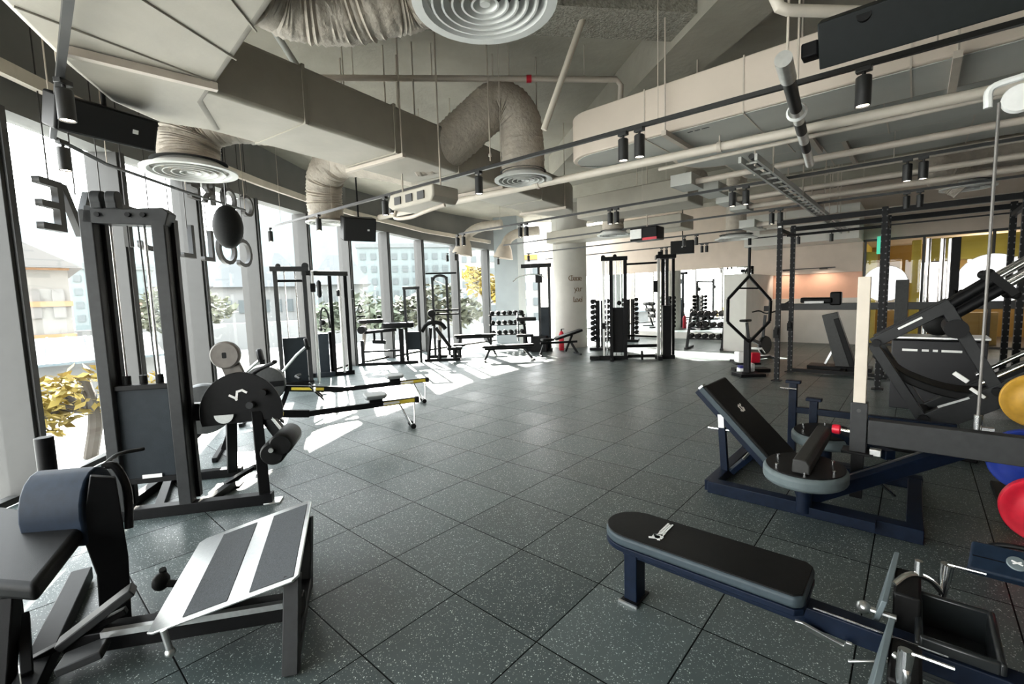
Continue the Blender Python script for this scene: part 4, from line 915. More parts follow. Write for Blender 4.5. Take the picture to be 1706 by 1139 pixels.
# ---------------------------------------------------------------- weight plates at the right edge
def wplate(label, c, R, ax, m, txt=None, th=.06):
    t = thing('weight_plate', label, 'weight plate', V(c)-UP*R, group='coloured weight plates')
    o = obj('disc', MB().lathe([(.026,-th/2),(R*.45,-th/2),(R*.5,-th*.38),(R*.8,-th*.38),(R*.86,-th/2),(R*.97,-th/2),(R,-th*.35),(R,th*.35),(R*.97,th/2),(R*.3,th/2),(.026,th/2),(.026,-th/2)], c, ax, 48), m, t)
    obj('steel_hub', MB().lathe([(.026,-th*.55),(.05,-th*.55),(.05,th*.55),(.026,th*.55)], c, ax, 24), CHR, t)
    if txt:
        u_ = UP.cross(-V(ax)).normalized()
        u_ = V((ax[1],-ax[0],0)).normalized() if V((ax[1],-ax[0],0)).x > 0 else -V((ax[1],-ax[0],0)).normalized()
        o2 = V(c) - V(ax)*(th*.5+.002) ; text('lettering', txt, R*.36, o2+UP*R*.62-u_*R*.3, u_, UP, WHT, t, .0015)
    return t
fd = (A*.75 + B*.0).normalized()
def atpx(a_, u, v):
    d = ray(u, v); return EYEP + d*(a_/d.dot(A))
wplate('blue rubber weight plate with white letters under the long grey beam', atpx(4.75,1716,768), .225, A, BLUE, 'EU')
wplate('red weight plate low at the right picture edge below the blue one', atpx(4.45,1745,852), .225, A, RED)
wplate('mustard yellow weight plate behind the sloping rails at the right edge', atpx(6.0,1730,668), .24, A, YEL)
tt = thing('plate_tree', 'black storage post carrying the coloured weight plates at the right edge', 'weight plate stand', V((atpx(4.6,1735,800).x, atpx(4.6,1735,800).y, 0)))
cpt = atpx(4.6,1735,800); cp = V((cpt.x,cpt.y,0)) + B*.1 + A*.45
obj('post', MB().bar(cp, cp+UP*1.2, .08, .08).box(cp+UP*.02, (.5,.9,.04), (B,A,UP)), BLK, tt, bev=.004)
pg = MB()
for c in (atpx(4.75,1716,768), atpx(4.45,1745,852), atpx(6.0,1730,668)): pg.cyl(c-A*.08, c+A*.1, .024, n=14); pg.bar(c+A*.1, V((cp.x,cp.y,c.z)), .05, .05)
obj('peg', pg, CHR, tt)
# ================================================================== middle and far equipment
def AZY(u, y, v=520):                    # floor point in pixel column u at depth y
    d = ray(u, v); return V((d.x/d.y*y, y, 0))
# ---------------------------------------------------------------- rowing machines
RYEL = mat('yellow_sticker', (.62,.48,.05), .45, 0, .08, 30)
def rower(label, rear, az):
    f = Fr(rear, az)                     # y points from the flywheel to the rear end; origin on the floor at the rear foot
    t = thing('rowing_machine', label, 'rowing machine', f(0,-1.2), group='rowing machines by the window')
    r = obj('rail', MB().bar(f(0,.1,.38), f(0,-1.25,.36), .05, .07), BLK, t, bev=.006)
    obj('rail_sticker', MB().bar(f(.027,.08,.38), f(.027,-.32,.375), .003, .045), RYEL, r); obj('sticker_band', MB().bar(f(.029,-.12,.378), f(.029,-.33,.375), .003, .03), TILW, r)
    obj('rail_end', MB().box(f(0,.12,.38), (.07,.05,.085), f.ax), BLK, t, bev=.008)
    obj('rear_leg', MB().tube([f(0,-.12,.35), f(.05,.02,.05)], .012, 8).tube([f(0,.08,.35), f(.05,.06,.05)], .010, 8).tube([f(0,-.12,.35), f(-.12,.02,.05)], .012, 8), CHR, t)
    for x_ in (.05,-.12): obj('rubber_foot', MB().cyl(f(x_-.02,.04,.035), f(x_+.03,.04,.035), .035, n=16), RUB, t)
    st = obj('seat', MB().prism([(-.17,-.13),(-.1,-.15),(.1,-.15),(.17,-.13),(.17,.1),(.06,.14),(-.06,.14),(-.17,.1)], f(0,-.42,.47), f.x, f.y, .05), mat('grey_seat', (.12,.13,.13), .5, 0, .1, 20), t, bev=.018, seg=3)
    obj('seat_carriage', MB().box(f(0,-.42,.435), (.11,.17,.06), f.ax), BLK, st, bev=.008)
    obj('front_rail', MB().bar(f(0,-1.22,.36), f(0,-2.3,.50), .06, .09), BLK, t, bev=.006)
    obj('front_sticker', MB().bar(f(.032,-1.5,.40), f(.032,-1.95,.455), .003, .04), RYEL, t)
    fc = f(0,-2.3,.56)
    hs = obj('flywheel_housing', MB().lathe([(0,-.1),(.2,-.1),(.27,-.085),(.285,-.05),(.285,.05),(.27,.085),(.2,.1),(0,.1)], fc, f.x, 44), mat('flywheel_grey', (.05,.052,.052), .5, 0, .15, 40), t)
    obj('housing_band', MB().box(fc+f.x*.1, (.012,.52,.08), f.ax).box(fc-f.x*.1, (.012,.52,.08), f.ax), BLK, hs)
    obj('hub_cap', MB().cyl(fc+f.x*.09, fc+f.x*.125, .06, n=20), RUB, hs); obj('label_tag', MB().box(fc+f.x*.102+f.y*-.13-UP*.16, (.004,.07,.06), f.ax), TILW, hs)
    obj('front_frame', MB().bar(f(0,-2.0,.44), f(.0,-2.15,.06), .05,.06).bar(f(-.3,-2.2,.03), f(.3,-2.2,.03), .05, .05).bar(f(0,-2.35,.3), f(0,-2.62,.04), .05,.05).bar(f(-.22,-2.62,.03), f(.22,-2.62,.03), .05,.05), BLK, t, bev=.004)
    for s_ in (-1,1):
        obj('footrest', MB().prism([(-.055,-.15),(.055,-.15),(.055,.15),(-.055,.15)], f(.15*s_,-1.6,.38), f.x, (f.y*-.6+UP*.75).normalized(), .02), BLK, t, bev=.006)
        obj('foot_strap', MB().box(f(.15*s_,-1.63,.43), (.13,.03,.05), f.ax), TILW, t, bev=.006)
    obj('handle', MB().tube(bez([f(-.24,-1.82,.62), f(-.1,-1.86,.63), f(0,-1.88,.63), f(.1,-1.86,.63), f(.24,-1.82,.62)],4), .016, 10), RUB, t)
    obj('monitor_arm', MB().tube([f(.02,-2.05,.72), f(.02,-1.85,.95), f(.02,-1.72,1.06)], .018, 10), ALU, t)
    obj('monitor', MB().lathe([(0,-.03),(.07,-.03),(.085,-.01),(.085,.02),(.07,.03),(0,.03)], f(.02,-1.7,1.12), (f.y+UP*.15), 24).box(f(.02,-1.68,1.05), (.1,.05,.05), f.ax), BLK, t)
    return t
rower('black rowing machine nearest the camera, its rail end farther left, beside the cam plate', V((-1.42,6.08,0)), 66)
rower('black rowing machine behind the nearer one, against the left windows', V((-1.56,7.62,0)), 66)
# ---------------------------------------------------------------- generic machine pieces
def frame2(t, f, x0, x1, y, h, w=.08, d=.1, m=None, nm='upright'):
    for x_ in (x0, x1): obj(nm, MB().box(f(x_, y, h/2), (w, d, h), f.ax), m or GRY, t, bev=.005)
# TowerB: dual cable machine at the windows
o1 = AZY(487, 9.55); o2 = AZY(566, 10.9)
f1 = Fr(o1, -25); f2 = Fr(o2, -25)
t = thing('dual_cable_machine', 'tall dark double tower cable machine standing against the windows behind the rowers', 'cable machine', (o1+o2)/2)
frame2(t, f1, -.27, .27, 0, 2.42)
obj('top_bar', MB().box(f1(0,0,2.44), (.72,.14,.1), f1.ax).cyl(f1(-.2,-.04,2.5), f1(-.2,.04,2.5), .05, n=16).cyl(f1(.3,-.06,2.5), f1(.3,.06,2.5), .07, n=16), GRY, t, bev=.006)
obj('top_crossmember', MB().box(f1(0,.05,2.2), (.5,.05,.05), f1.ax), BLK, t)
obj('weight_shroud', MB().box(f1(0,.02,.55), (.44,.04,.95), f1.ax), SHR, t, bev=.004)
obj('base_foot', MB().bar(f1(-.3,0,.05), f1(.32,0,.05), .1, .1).bar(f1(.27,-.3,.04), f1(.27,.6,.04), .08, .08), BLK, t, bev=.004)
for x_ in (-.1,.1): obj('guide_rod', MB().cyl(f1(x_,.05,.5), f1(x_,.05,2.4), .014, n=10), CHR, t)
obj('adjust_column', MB().bar(f1(.42,-.05,.05), f1(.42,-.05,2.4), .05, .05), ALU, t, bev=.004); obj('adjust_carriage', MB().box(f1(.42,-.06,2.05), (.1,.12,.18), f1.ax), BLK, t, bev=.008)
frame2(t, f2, -.18, .16, 0, 2.42, m=BLK)
obj('link_beam', MB().bar(f1(.25,0,2.36), f2(.2,0,2.40), .09, .1), BLK, t, bev=.005)
obj('chrome_column', MB().bar(f2(.02,-.05,.06), f2(.02,-.05,2.38), .05, .05), ALU, t, bev=.004)
obj('weight_box', MB().box(f2(-.4,.03,.55), (.22,.2,.95), f2.ax).box(f2(-.4,.03,.06), (.42,.3,.1), f2.ax), SHR, t, bev=.006); obj('weight_box_post', MB().bar(f2(-.56,.03,.05), f2(-.56,.03,1.05), .05,.06).bar(f2(-.24,.03,.05), f2(-.24,.03,1.05), .05,.06), BLK, t)
obj('base_foot', MB().bar(f2(-.7,0,.05), f2(.25,0,.05), .1, .1), BLK, t, bev=.004)
obj('pulley_wheel', MB().lathe([(0,-.03),(.1,-.03),(.12,0),(.1,.03),(0,.03)], f2(.3,-.1,1.92), f2.x, 24), RUB, t); obj('pulley_wheel', MB().lathe([(0,-.03),(.07,-.03),(.08,0),(.07,.03),(0,.03)], f2(-.02,-.12,1.95), f2.x, 20), RUB, t)
obj('pull_handle', MB().tube(bez([f2(.45,-.1,1.68), f2(.4,-.1,1.5), f2(.5,-.1,1.5), f2(.45,-.1,1.68)],5), .012, 8).cyl(f2(.36,-.1,1.38), f2(.56,-.1,1.38), .018, n=10), RUB, t)
obj('hanging_grip', MB().tube([f2(-.42,-.1,1.85), f2(-.42,-.1,1.9), f2(-.42,-.1,2.2), f2(-.42,-.1,2.25)], [.02,.05,.05,.02], 12), RUB, t)
obj('triceps_rope', MB().tube(bez([f2(-.44,-.1,1.15), f2(-.42,-.1,1.5), f2(-.36,-.1,1.62), f2(-.28,-.1,1.5), f2(-.24,-.1,1.2)],5), .02, 8).ball(f2(-.44,-.1,1.12), .04, 10).ball(f2(-.24,-.1,1.18), .04, 10), RUB, t)
obj('knob_ball', MB().ball(f2(-.4,-.1,1.28), .07, 12), RUB, t)
# L4 seated machine by the window
f = Fr(AZY(640, 12.5), -8); t = thing('seated_row_machine', 'low black weight machine with padded bench against the windows, left of the sunlit patch', 'weight machine', f(0,0))
obj('base_bar', MB().bar(f(-.75,0,.04), f(.85,0,.04), .1, .08), BLK, t, bev=.004)
obj('front_leg', MB().box(f(-.62,0,.36), (.08,.1,.65), f.ax), BLK, t, bev=.004); obj('rear_leg', MB().box(f(.42,0,.5), (.12,.1,.95), f.ax), BLK, t, bev=.004)
obj('mid_bar', MB().bar(f(-.62,0,.38), f(.42,0,.38), .06, .05), BLK, t)
obj('long_pad', MB().prism(rrect(.85,.4,.08), f(.35,0,1.0), f.x, f.y, .14), PAD, t, bev=.03, seg=3)
obj('arm_pad', MB().prism(rrect(.62,.35,.06), f(-.35,0,1.15), f.x, f.y, .1), PAD, t, bev=.02, seg=3); obj('pad_roll', MB().cyl(f(-.6,-.2,.98), f(-.6,.2,.98), .1, n=20), PAD, t)
obj('arm_link', MB().bar(f(-.55,0,.9), f(.3,0,.95), .06, .08).bar(f(-.3,0,.9), f(-.3,0,.65), .05,.05).bar(f(-.1,0,.9), f(-.1,0,.65), .05,.05).bar(f(-.35,0,.65), f(.0,0,.62), .08,.1), BLK, t, bev=.004)
obj('weight_shroud', MB().box(f(.75,.1,.62), (.34,.05,.5), f.ax), SHR, t, bev=.004)
frame2(t, f, .55, .92, .15, 2.05, .07, .08, GRY); obj('top_bar', MB().box(f(.735,.15,2.07), (.46,.1,.08), f.ax), GRY, t, bev=.005); obj('handle', MB().cyl(f(-.15,.0,1.27), f(-.15,.0,1.35), .05, n=12), RUB, t)
# L5 tower with arms
f = Fr(AZY(735, 13.7), -5); t = thing('pull_up_machine', 'slim black pull up tower with padded arms before the windows, right of the seated machine', 'pull up machine', f(0,0))
frame2(t, f, -.22, .2, 0, 2.4, .07, .09, GRY); obj('top_arch', MB().tube(bez([f(-.2,0,2.3), f(-.15,0,2.4), f(0,0,2.44), f(.15,0,2.4), f(.2,0,2.3)],4), .04, 10), GRY, t)
obj('pull_bar', MB().tube([f(-.4,-.1,2.5), f(.5,-.1,2.5)], .025, 10), BLK, t); obj('base_bar', MB().bar(f(-.4,0,.04), f(.45,0,.04), .09, .08).bar(f(.2,-.6,.04), f(.2,.5,.04), .08,.08), BLK, t)
for z_ in (1.42,1.30): obj('arm_pad', MB().box(f(.15,-.15,z_), (.75,.12,.05), f.ax), PAD, t, bev=.012)
obj('seat_pad', MB().prism(rrect(.36,.4,.06), f(.5,-.15,.34), f.x, f.y, .07), PAD, t, bev=.02); obj('seat_post', MB().bar(f(.5,-.15,.0), f(.5,-.15,.34), .08,.08), BLK, t)
f = Fr(AZY(722, 12.9), -5); t = thing('arm_curl_machine', 'small black arm curl machine with round pad on top, before the slim pull up tower', 'weight machine', f(0,0))
obj('round_pad', MB().lathe([(0,-.05),(.1,-.05),(.12,0),(.1,.05),(0,.05)], f(-.05,0,1.35), f.y, 24), PAD, t); obj('neck', MB().bar(f(-.05,0,1.28), f(-.02,0,1.0), .07,.06), BLK, t)
obj('shoulder_arm', MB().tube(bez([f(-.35,0,.85), f(-.2,0,1.05), f(0,0,1.1), f(.2,0,1.05), f(.32,0,.9)],4), .06, 10), PAD, t); obj('leg', MB().bar(f(-.1,0,.95), f(-.2,0,.0), .07,.07), BLK, t); obj('leg', MB().bar(f(.05,0,.95), f(.45,0,.35), .1,.09), BLK, t)
obj('seat', MB().prism(rrect(.42,.34,.08), f(.55,0,.3), f.x, f.y, .09), PAD, t, bev=.02); obj('post', MB().bar(f(.12,.05,0), f(.12,.05,.6), .07,.07).bar(f(.55,0,0), f(.55,0,.3), .08,.08).bar(f(-.3,0,.04), f(.7,0,.04), .09,.07), BLK, t)
# L6 benches and plate rack in the sun
def bench(label, c, az, L=1.2, h=.44, tilt=0.0, w=.3, pm=None, name='flat_bench', two=False, grp=None):
    f = Fr(c, az); t = thing(name, label, 'bench', c, group=grp)
    ty = (f.y*math.cos(tilt)+UP*math.sin(tilt)); nn = f.x.cross(ty)
    if two:
        s0 = f(0,-.35,h); obj('seat_pad', MB().prism(rrect(w,.36,.05), s0 - UP*.04, f.x, f.y, .07), pm or PAD, t, bev=.018)
        b0_ = f(0,-.13,h); obj('back_pad', MB().prism(rrect(w,.86,.05), b0_+ty*.44-nn*.035, f.x, ty, .07), pm or PAD, t, bev=.018)
        obj('back_brace', MB().bar(b0_+ty*.55-nn*.05, f(0,.2,.1), .06,.05), BLK, t)
    else:
        obj('pad', MB().prism(rrect(w, L, .06), f(0,0,h-.07), f.x, f.y, .07), pm or PAD, t, bev=.02)
    obj('spine', MB().bar(f(0,-L*.45,h-.1), f(0,L*.45,h-.1), .07, .06), BLK, t)
    obj('leg', MB().bar(f(0,-L*.36,h-.12), f(0,-L*.46,.03), .07,.06).bar(f(-.2,-L*.46,.025), f(.2,-L*.46,.025), .05,.05), GRY, t, bev=.004)
    obj('leg', MB().bar(f(0,L*.3,h-.12), f(0,L*.46,.03), .07,.06).bar(f(-.28,L*.46,.025), f(.28,L*.46,.025), .06,.05), GRY, t, bev=.004)
    return t
bench('flat black bench standing in the sunlit patch, lit leg towards the camera', AZY(845, 12.6), 80, 1.45)
bench('low bench at the window side of the sunlit patch', AZY(790, 14.4), 85, 1.3, .62)
bench('adjustable black bench with raised back pad left of the round column', AZY(930, 13.4), 78, 1.25, .48, math.radians(16), two=True, name='adjustable_bench')
f = Fr(AZY(845, 15.6), -8); t = thing('dumbbell_rack', 'three tier rack of dumbbells at the window end behind the sunlit benches', 'dumbbell rack', f(0,0), group='dumbbell racks')
for s_ in (-1,1): obj('side_frame', MB().bar(f(.62*s_,-.25,0), f(.55*s_,.2,1.25), .07,.08).bar(f(.62*s_,-.3,.03), f(.62*s_,.3,.03), .07,.06), BLK, t, bev=.004)
for z_, y_ in ((.5,-.1),(.82,.03),(1.14,.15)): obj('shelf', MB().bar(f(-.62,y_,z_), f(.62,y_,z_), .26,.03), BLK, t)
DBN = 0
def make_db():
    t = thing('dumbbell', '', 'dumbbell')
    obj('head', MB().lathe([(0,-.06),(.055,-.06),(.07,-.045),(.07,.045),(.055,.06),(0,.06)], (0,-.12,0), (0,1,0), 14), RUB, t)
    obj('head', MB().lathe([(0,-.06),(.055,-.06),(.07,-.045),(.07,.045),(.055,.06),(0,.06)], (0,.12,0), (0,1,0), 14), RUB, t)
    obj('grip', MB().cyl((0,-.07,0),(0,.07,0), .017, n=10), CHR, t)
    return t
DB = make_db(); db_first = True
def place_db(p, rz, label, grp):
    global db_first
    if db_first: DB.matrix_basis = Matrix.Translation(V(p)) @ Matrix.Rotation(rz,4,'Z'); DB['label'] = label; DB['group'] = grp; db_first = False; return DB
    return dup(DB, p, rz, label, grp)
rows_ = ('lowest','middle','top')
for r_, (z_, y_) in enumerate(((.5,-.1),(.82,.03),(1.14,.15))):
    for k in range(6): place_db(f(-.5+k*.2, y_, z_+.085), math.radians(8), 'black dumbbell on the %s shelf of the rack at the window end' % rows_[r_], 'dumbbells on the window end rack, %s shelf' % rows_[r_])
# L7 lat pulldown
f = Fr(AZY(893, 14.6), 15); t = thing('lat_pulldown_machine', 'tall black pulldown machine between the white pier and the round column', 'lat pulldown machine', f(0,0))
frame2(t, f, .1, .42, .1, 2.65, .07, .1, GRY); obj('top_boom', MB().box(f(.05,-.05,2.7), (.95,.12,.12), f.ax), BLK, t, bev=.006)
obj('pulldown_bar', MB().tube(bez([f(-.62,-.4,2.22), f(-.42,-.4,2.36), f(0,-.4,2.42), f(.3,-.4,2.36), f(.42,-.4,2.2)],4), .016, 8), CHR, t); obj('cable', MB().cyl(f(-.05,-.4,2.42), f(-.05,-.4,2.7), .006, n=6), CABL, t)
obj('weight_stack', MB().box(f(.28,.1,.75), (.26,.16,1.3), f.ax), SHR, t, bev=.004); obj('pulley_box', MB().box(f(.12,.0,2.3), (.2,.14,.26), f.ax), BLK, t, bev=.01)
for x_ in (.2,.34): obj('guide_rod', MB().cyl(f(x_,.1,1.3), f(x_,.1,2.6), .014, n=8), CHR, t)
obj('thigh_pad', MB().cyl(f(-.55,-.3,1.05), f(.05,-.3,1.05), .06, n=16), PAD, t); obj('thigh_post', MB().bar(f(-.55,-.25,.35), f(-.55,-.25,1.25), .04,.04), CHR, t)
obj('seat_pad', MB().prism(rrect(.5,.36,.06), f(-.3,-.35,.5), f.x, f.y, .08), PAD, t, bev=.02); obj('seat_base', MB().bar(f(-.3,-.3,0), f(-.3,-.3,.5), .1,.1).bar(f(-.4,0,.05), f(.5,0,.05), .12,.1).box(f(.1,.0,.25), (.5,.4,.5), f.ax), BLK, t, bev=.005)
c_ = f(.75,.3,.0); t = thing('fire_extinguisher', 'red fire extinguisher on the floor beside the round column', 'fire extinguisher', c_)
obj('cylinder', MB().lathe([(0,0),(.08,0),(.085,.02),(.085,.5),(.06,.58),(.025,.62),(0,.62)], c_, UP, 20), RED, t); obj('valve', MB().cyl(c_+UP*.62, c_+UP*.68, .02, n=10).bar(c_+UP*.68, c_+UP*.68+f.x*.1, .02,.02), BLK, t)
# C2 double tower cable crossover in the middle
oL = V((2.66,12.2,0)); oR = V((3.98,12.05,0)); fL = Fr(oL, 12); fR = Fr(oR, 12)
t = thing('cable_crossover_machine', 'black twin tower cable crossover with chrome columns right of the round column', 'cable machine', (oL+oR)/2)
for x_, m_, w_ in ((-.2,ALU,.06),(.0,BLK,.09),(.36,BLK,.09)): obj('column', MB().box(fL(x_,0,1.32), (w_,w_+.02,2.62), fL.ax), m_, t, bev=.005)
obj('chrome_rod', MB().cyl(fL(-.12,.1,.1), fL(-.12,.1,2.6), .02, n=10).cyl(fL(.12,.1,.1), fL(.12,.1,2.6), .016, n=10).cyl(fL(.25,.1,.1), fL(.25,.1,2.6), .016, n=10), CHR, t)
obj('top_cap', MB().box(fL(.08,0,2.66), (.68,.16,.1), fL.ax).cyl(fL(-.2,-.08,2.7), fL(-.2,.08,2.7), .06, n=14).cyl(fL(.1,-.08,2.72), fL(.1,.08,2.72), .05, n=14), BLK, t, bev=.006)
obj('weight_shroud', MB().box(fL(.19,.06,.78), (.32,.05,1.2), fL.ax), BLK, t, bev=.004); obj('knob', MB().ball(fL(.2,-.05,1.5), .06, 12), RUB, t)
obj('carriage', MB().box(fL(-.2,-.05,.9), (.1,.12,.16), fL.ax), BLK, t, bev=.008)
obj('base', MB().bar(fL(-.55,0,.05), fL(.42,0,.05), .1,.1).bar(fL(.0,-.45,.04), fL(.0,.5,.04), .09,.08).box(fL(-.45,-.1,.06), (.25,.14,.09), fL.ax), BLK, t, bev=.004)
for x_, m_, w_ in ((-.12,ALU,.075),(.02,BLK,.09),(.12,GRY,.08),(.28,BLK,.07)): obj('column', MB().box(fR(x_,-.1+(x_>0)*.3,1.32), (w_,w_+.02,2.62), fR.ax), m_, t, bev=.005)
obj('chrome_rod', MB().cyl(fR(.07,.1,1.0), fR(.07,.1,2.6), .02, n=10), CHR, t)
obj('top_cap', MB().box(fR(.06,.05,2.66), (.5,.4,.1), fR.ax).cyl(fR(-.14,-.1,2.72), fR(-.04,-.1,2.72), .07, n=14), BLK, t, bev=.01); obj('weight_shroud', MB().box(fR(.1,.1,.75), (.22,.3,1.3), fR.ax), BLK, t, bev=.006)
obj('carriage', MB().box(fR(-.2,-.1,1.9), (.1,.12,.3), fR.ax), BLK, t, bev=.008); obj('base', MB().bar(fR(-.1,-.4,.05), fR(-.1,.5,.05), .1,.1).bar(fR(-.2,0,.05), fR(.3,0,.05), .1,.1), BLK, t, bev=.004)
obj('tie_bar', MB().bar(fL(.4,.1,.07), fR(-.1,.1,.07), .08,.08).bar(fL(.4,.5,.3), fR(-.1,.5,.3), .07,.08).bar(fL(.4,.4,.6), fR(-.1,.4,.55), .05,.05), BLK, t, bev=.004); obj('cross_top_bar', MB().bar(fL(.4,.0,2.5), fR(-.1,0,2.52), .06,.05), BLK, t)
obj('low_wheel', MB().cyl(fL(.75,-.1,.12), fL(.8,-.1,.12), .12, n=20).cyl(fL(.55,-.1,.08), fL(1.15,-.1,.08), .02, n=8), RUB, t)
# C3 dumbbell towers
def dbtower(label, c, az, levels=8):
    f = Fr(c, az); t = thing('dumbbell_tower', label, 'dumbbell rack', c, group='dumbbell towers')
    obj('post', MB().bar(f(-.08,0,0), f(-.08,0,1.55), .09,.12).bar(f(.08,0,0), f(.08,0,1.55), .09,.12), BLK, t, bev=.006); obj('base', MB().box(f(0,0,.04), (.6,.6,.08), f.ax), BLK, t, bev=.008)
    for s_ in (-1,1):
        for k in range(levels): obj('cradle', MB().bar(f(.1*s_,0,.25+k*.17), f(.3*s_,0,.28+k*.17), .14,.02), BLK, t)
    for s_, nm in ((-1,'left'),(1,'right')):
        for k in range(levels): place_db(f(.22*s_,0,.345+k*.17), math.radians(-az), 'black dumbbell on the %s side of the %s' % (nm, label.split(',')[0]), 'dumbbells on %s, %s side' % (label.split(',')[0], nm))
dbtower('dumbbell tower behind the crossover, beside the round column', AZY(1000, 14.6), 20)
dbtower('dumbbell tower behind the crossover machine base, before the mirror', AB(15.6,-7.9), 20)
# C4 sloped rack by the partition
f = Fr(AZY(1178, 14.0), 35); t = thing('dumbbell_rack', 'sloped black dumbbell rack beside the white partition pier', 'dumbbell rack', f(0,0), group='dumbbell racks')
for s_ in (-1,1): obj('side_frame', MB().bar(f(.5*s_,-.35,.05), f(.5*s_,.2,1.2), .07,.1).bar(f(.5*s_,-.5,.03), f(.5*s_,.35,.03), .08,.06), GRY, t, bev=.004)
tl_ = ((.32,-.25),(.66,-.08),(1.0,.08))
for z_, y_ in tl_: obj('shelf', MB().bar(f(-.5,y_,z_), f(.5,y_,z_), .3,.03), BLK, t)
for r_, (z_, y_) in enumerate(tl_):
    for k in range(5): place_db(f(-.4+k*.2, y_, z_+.085), math.radians(-35), 'black dumbbell on the %s shelf of the sloped rack by the white pier' % rows_[r_], 'dumbbells on the sloped rack, %s shelf' % rows_[r_])
# ---------------------------------------------------------------- R1 hex bar, bike, small coloured weights
hy = 9.2
def Hh(u, v): d = ray(u, v); return EYEP + d*(hy/d.y)
hx = [Hh(1248,460), Hh(1284,500), Hh(1282,535), Hh(1248,570), Hh(1212,536), Hh(1213,498)]
t = thing('hex_trap_bar', 'black hexagonal trap bar hung upright left of the black power rack', 'trap bar', V((hx[3].x, hy, 0)))
mb = MB()
for p, q in zip(hx, hx[1:]+hx[:1]): mb.bar(p, q, .05, .05, (0,1,0))
obj('hexagon_frame', mb, BLK, t, bev=.006)
obj('top_sleeve', MB().cyl(hx[0], Hh(1249,412), .028, n=14).cyl(Hh(1249,408), Hh(1249,397), .032, n=14), BLK, t); obj('grip', MB().bar(Hh(1231,480), Hh(1266,480), .03,.03), BLK, t)
obj('lower_sleeve', MB().cyl(hx[3], Hh(1248,620)+V((0,0,0)), .03, n=14), BLK, t)
o_ = Hh(1248,628); o_.z = 0
obj('stand', MB().box((hx[3].x,hy,.03), (.5,.4,.06)).bar((hx[3].x,hy+.06,.03), (hx[3].x,hy+.06,.75), .12,.1), BLK, t, bev=.006)
f = Fr(AZY(1255, 11.2), 60); t = thing('exercise_bike', 'black exercise bike seen through the hexagonal trap bar', 'exercise bike', f(0,0))
obj('flywheel', MB().lathe([(0,-.05),(.22,-.05),(.24,0),(.22,.05),(0,.05)], f(0,.5,.35), f.x, 28), BLK, t); obj('frame', MB().bar(f(0,.55,.3), f(0,-.1,.55), .07,.08).bar(f(0,-.1,.2), f(0,-.25,.95), .06,.06).bar(f(0,.4,.4), f(0,.5,1.1), .06,.06).bar(f(0,.7,.05), f(0,-.5,.05), .08,.06).bar(f(-.25,-.5,.03), f(.25,-.5,.03), .06,.06).bar(f(-.25,.7,.03), f(.25,.7,.03), .06,.06), GRY, t, bev=.005)
obj('saddle', MB().prism([(-.1,-.14),(.1,-.14),(.04,.16),(-.04,.16)], f(0,-.27,.97), f.x, f.y, .06), PAD, t, bev=.02); obj('handlebar', MB().tube(bez([f(-.24,.35,1.18), f(-.22,.6,1.2), f(0,.55,1.14), f(.22,.6,1.2), f(.24,.35,1.18)],4), .018, 8), RUB, t); obj('console', MB().box(f(0,.6,1.26), (.2,.03,.13), f.ax), BLK, t, bev=.01)
obj('crank', MB().cyl(f(-.16,.12,.3), f(.16,.12,.3), .03, n=10).bar(f(.16,.12,.3), f(.16,.25,.18), .03,.02), ALU, t)
def hexdb(label, c, m, s=.1, az=30):
    f = Fr(c, az); t = thing('hex_dumbbell', label, 'dumbbell', c)
    for sg in (-1,1): obj('head', MB().prism([(s*1.0*math.cos(math.radians(60*k)), s*1.0*math.sin(math.radians(60*k))+s*.87) for k in range(6)], f(0,.07*sg-(.06 if sg<0 else -.0),0), f.x, UP, -.07), m, t, bev=.01)
    obj('grip', MB().cyl(f(0,-.09,s*.87), f(0,.09,s*.87), .018, n=10), CHR, t); return t
stx = AZY(1245, 9.75); t = thing('small_weight_stand', 'low black stand holding a white and a red weight behind the inclined bench', 'weight stand', stx)
fs = Fr(stx, 10); obj('post', MB().bar(fs(0,.05,0), fs(0,.05,.62), .07,.07).box(fs(.1,.05,.03), (.7,.3,.06), fs.ax), BLK, t, bev=.005); obj('shelf', MB().box(fs(0,0,.17), (.5,.26,.03), fs.ax), BLK, t)
def mball(label, c, s, m, name): 
    t = tag(obj(name, MB().prism(rrect(s[0],s[2],.04), V(c)+V((0,s[1]/2,s[2]/2)), V((1,0,0)), UP, s[1]), m, bev=.02, seg=3), label, 'weight'); return t
mball('white rounded weight on the left of the low stand behind the inclined bench', fs(-.13,0,.187), (.17,.2,.24), WHT, 'white_weight')
mball('red rounded weight on the right of the low stand behind the inclined bench', fs(.14,0,.187), (.2,.2,.22), RED, 'red_weight')
t = thing('step_box', 'small white and navy box on the floor behind the inclined bench', 'step box', fs(-.12,-.32,0)); obj('white_shell', MB().box(fs(-.12,-.32,.06), (.28,.2,.12), fs.ax).box(fs(.0,-.32,.14), (.07,.2,.16), fs.ax), WHT, t, bev=.012); obj('navy_top', MB().box(fs(-.15,-.32,.145), (.19,.18,.05), fs.ax), mat('navy_blue_paint', (.02,.02,.16), .5, 0, .1, 20), t, bev=.01)
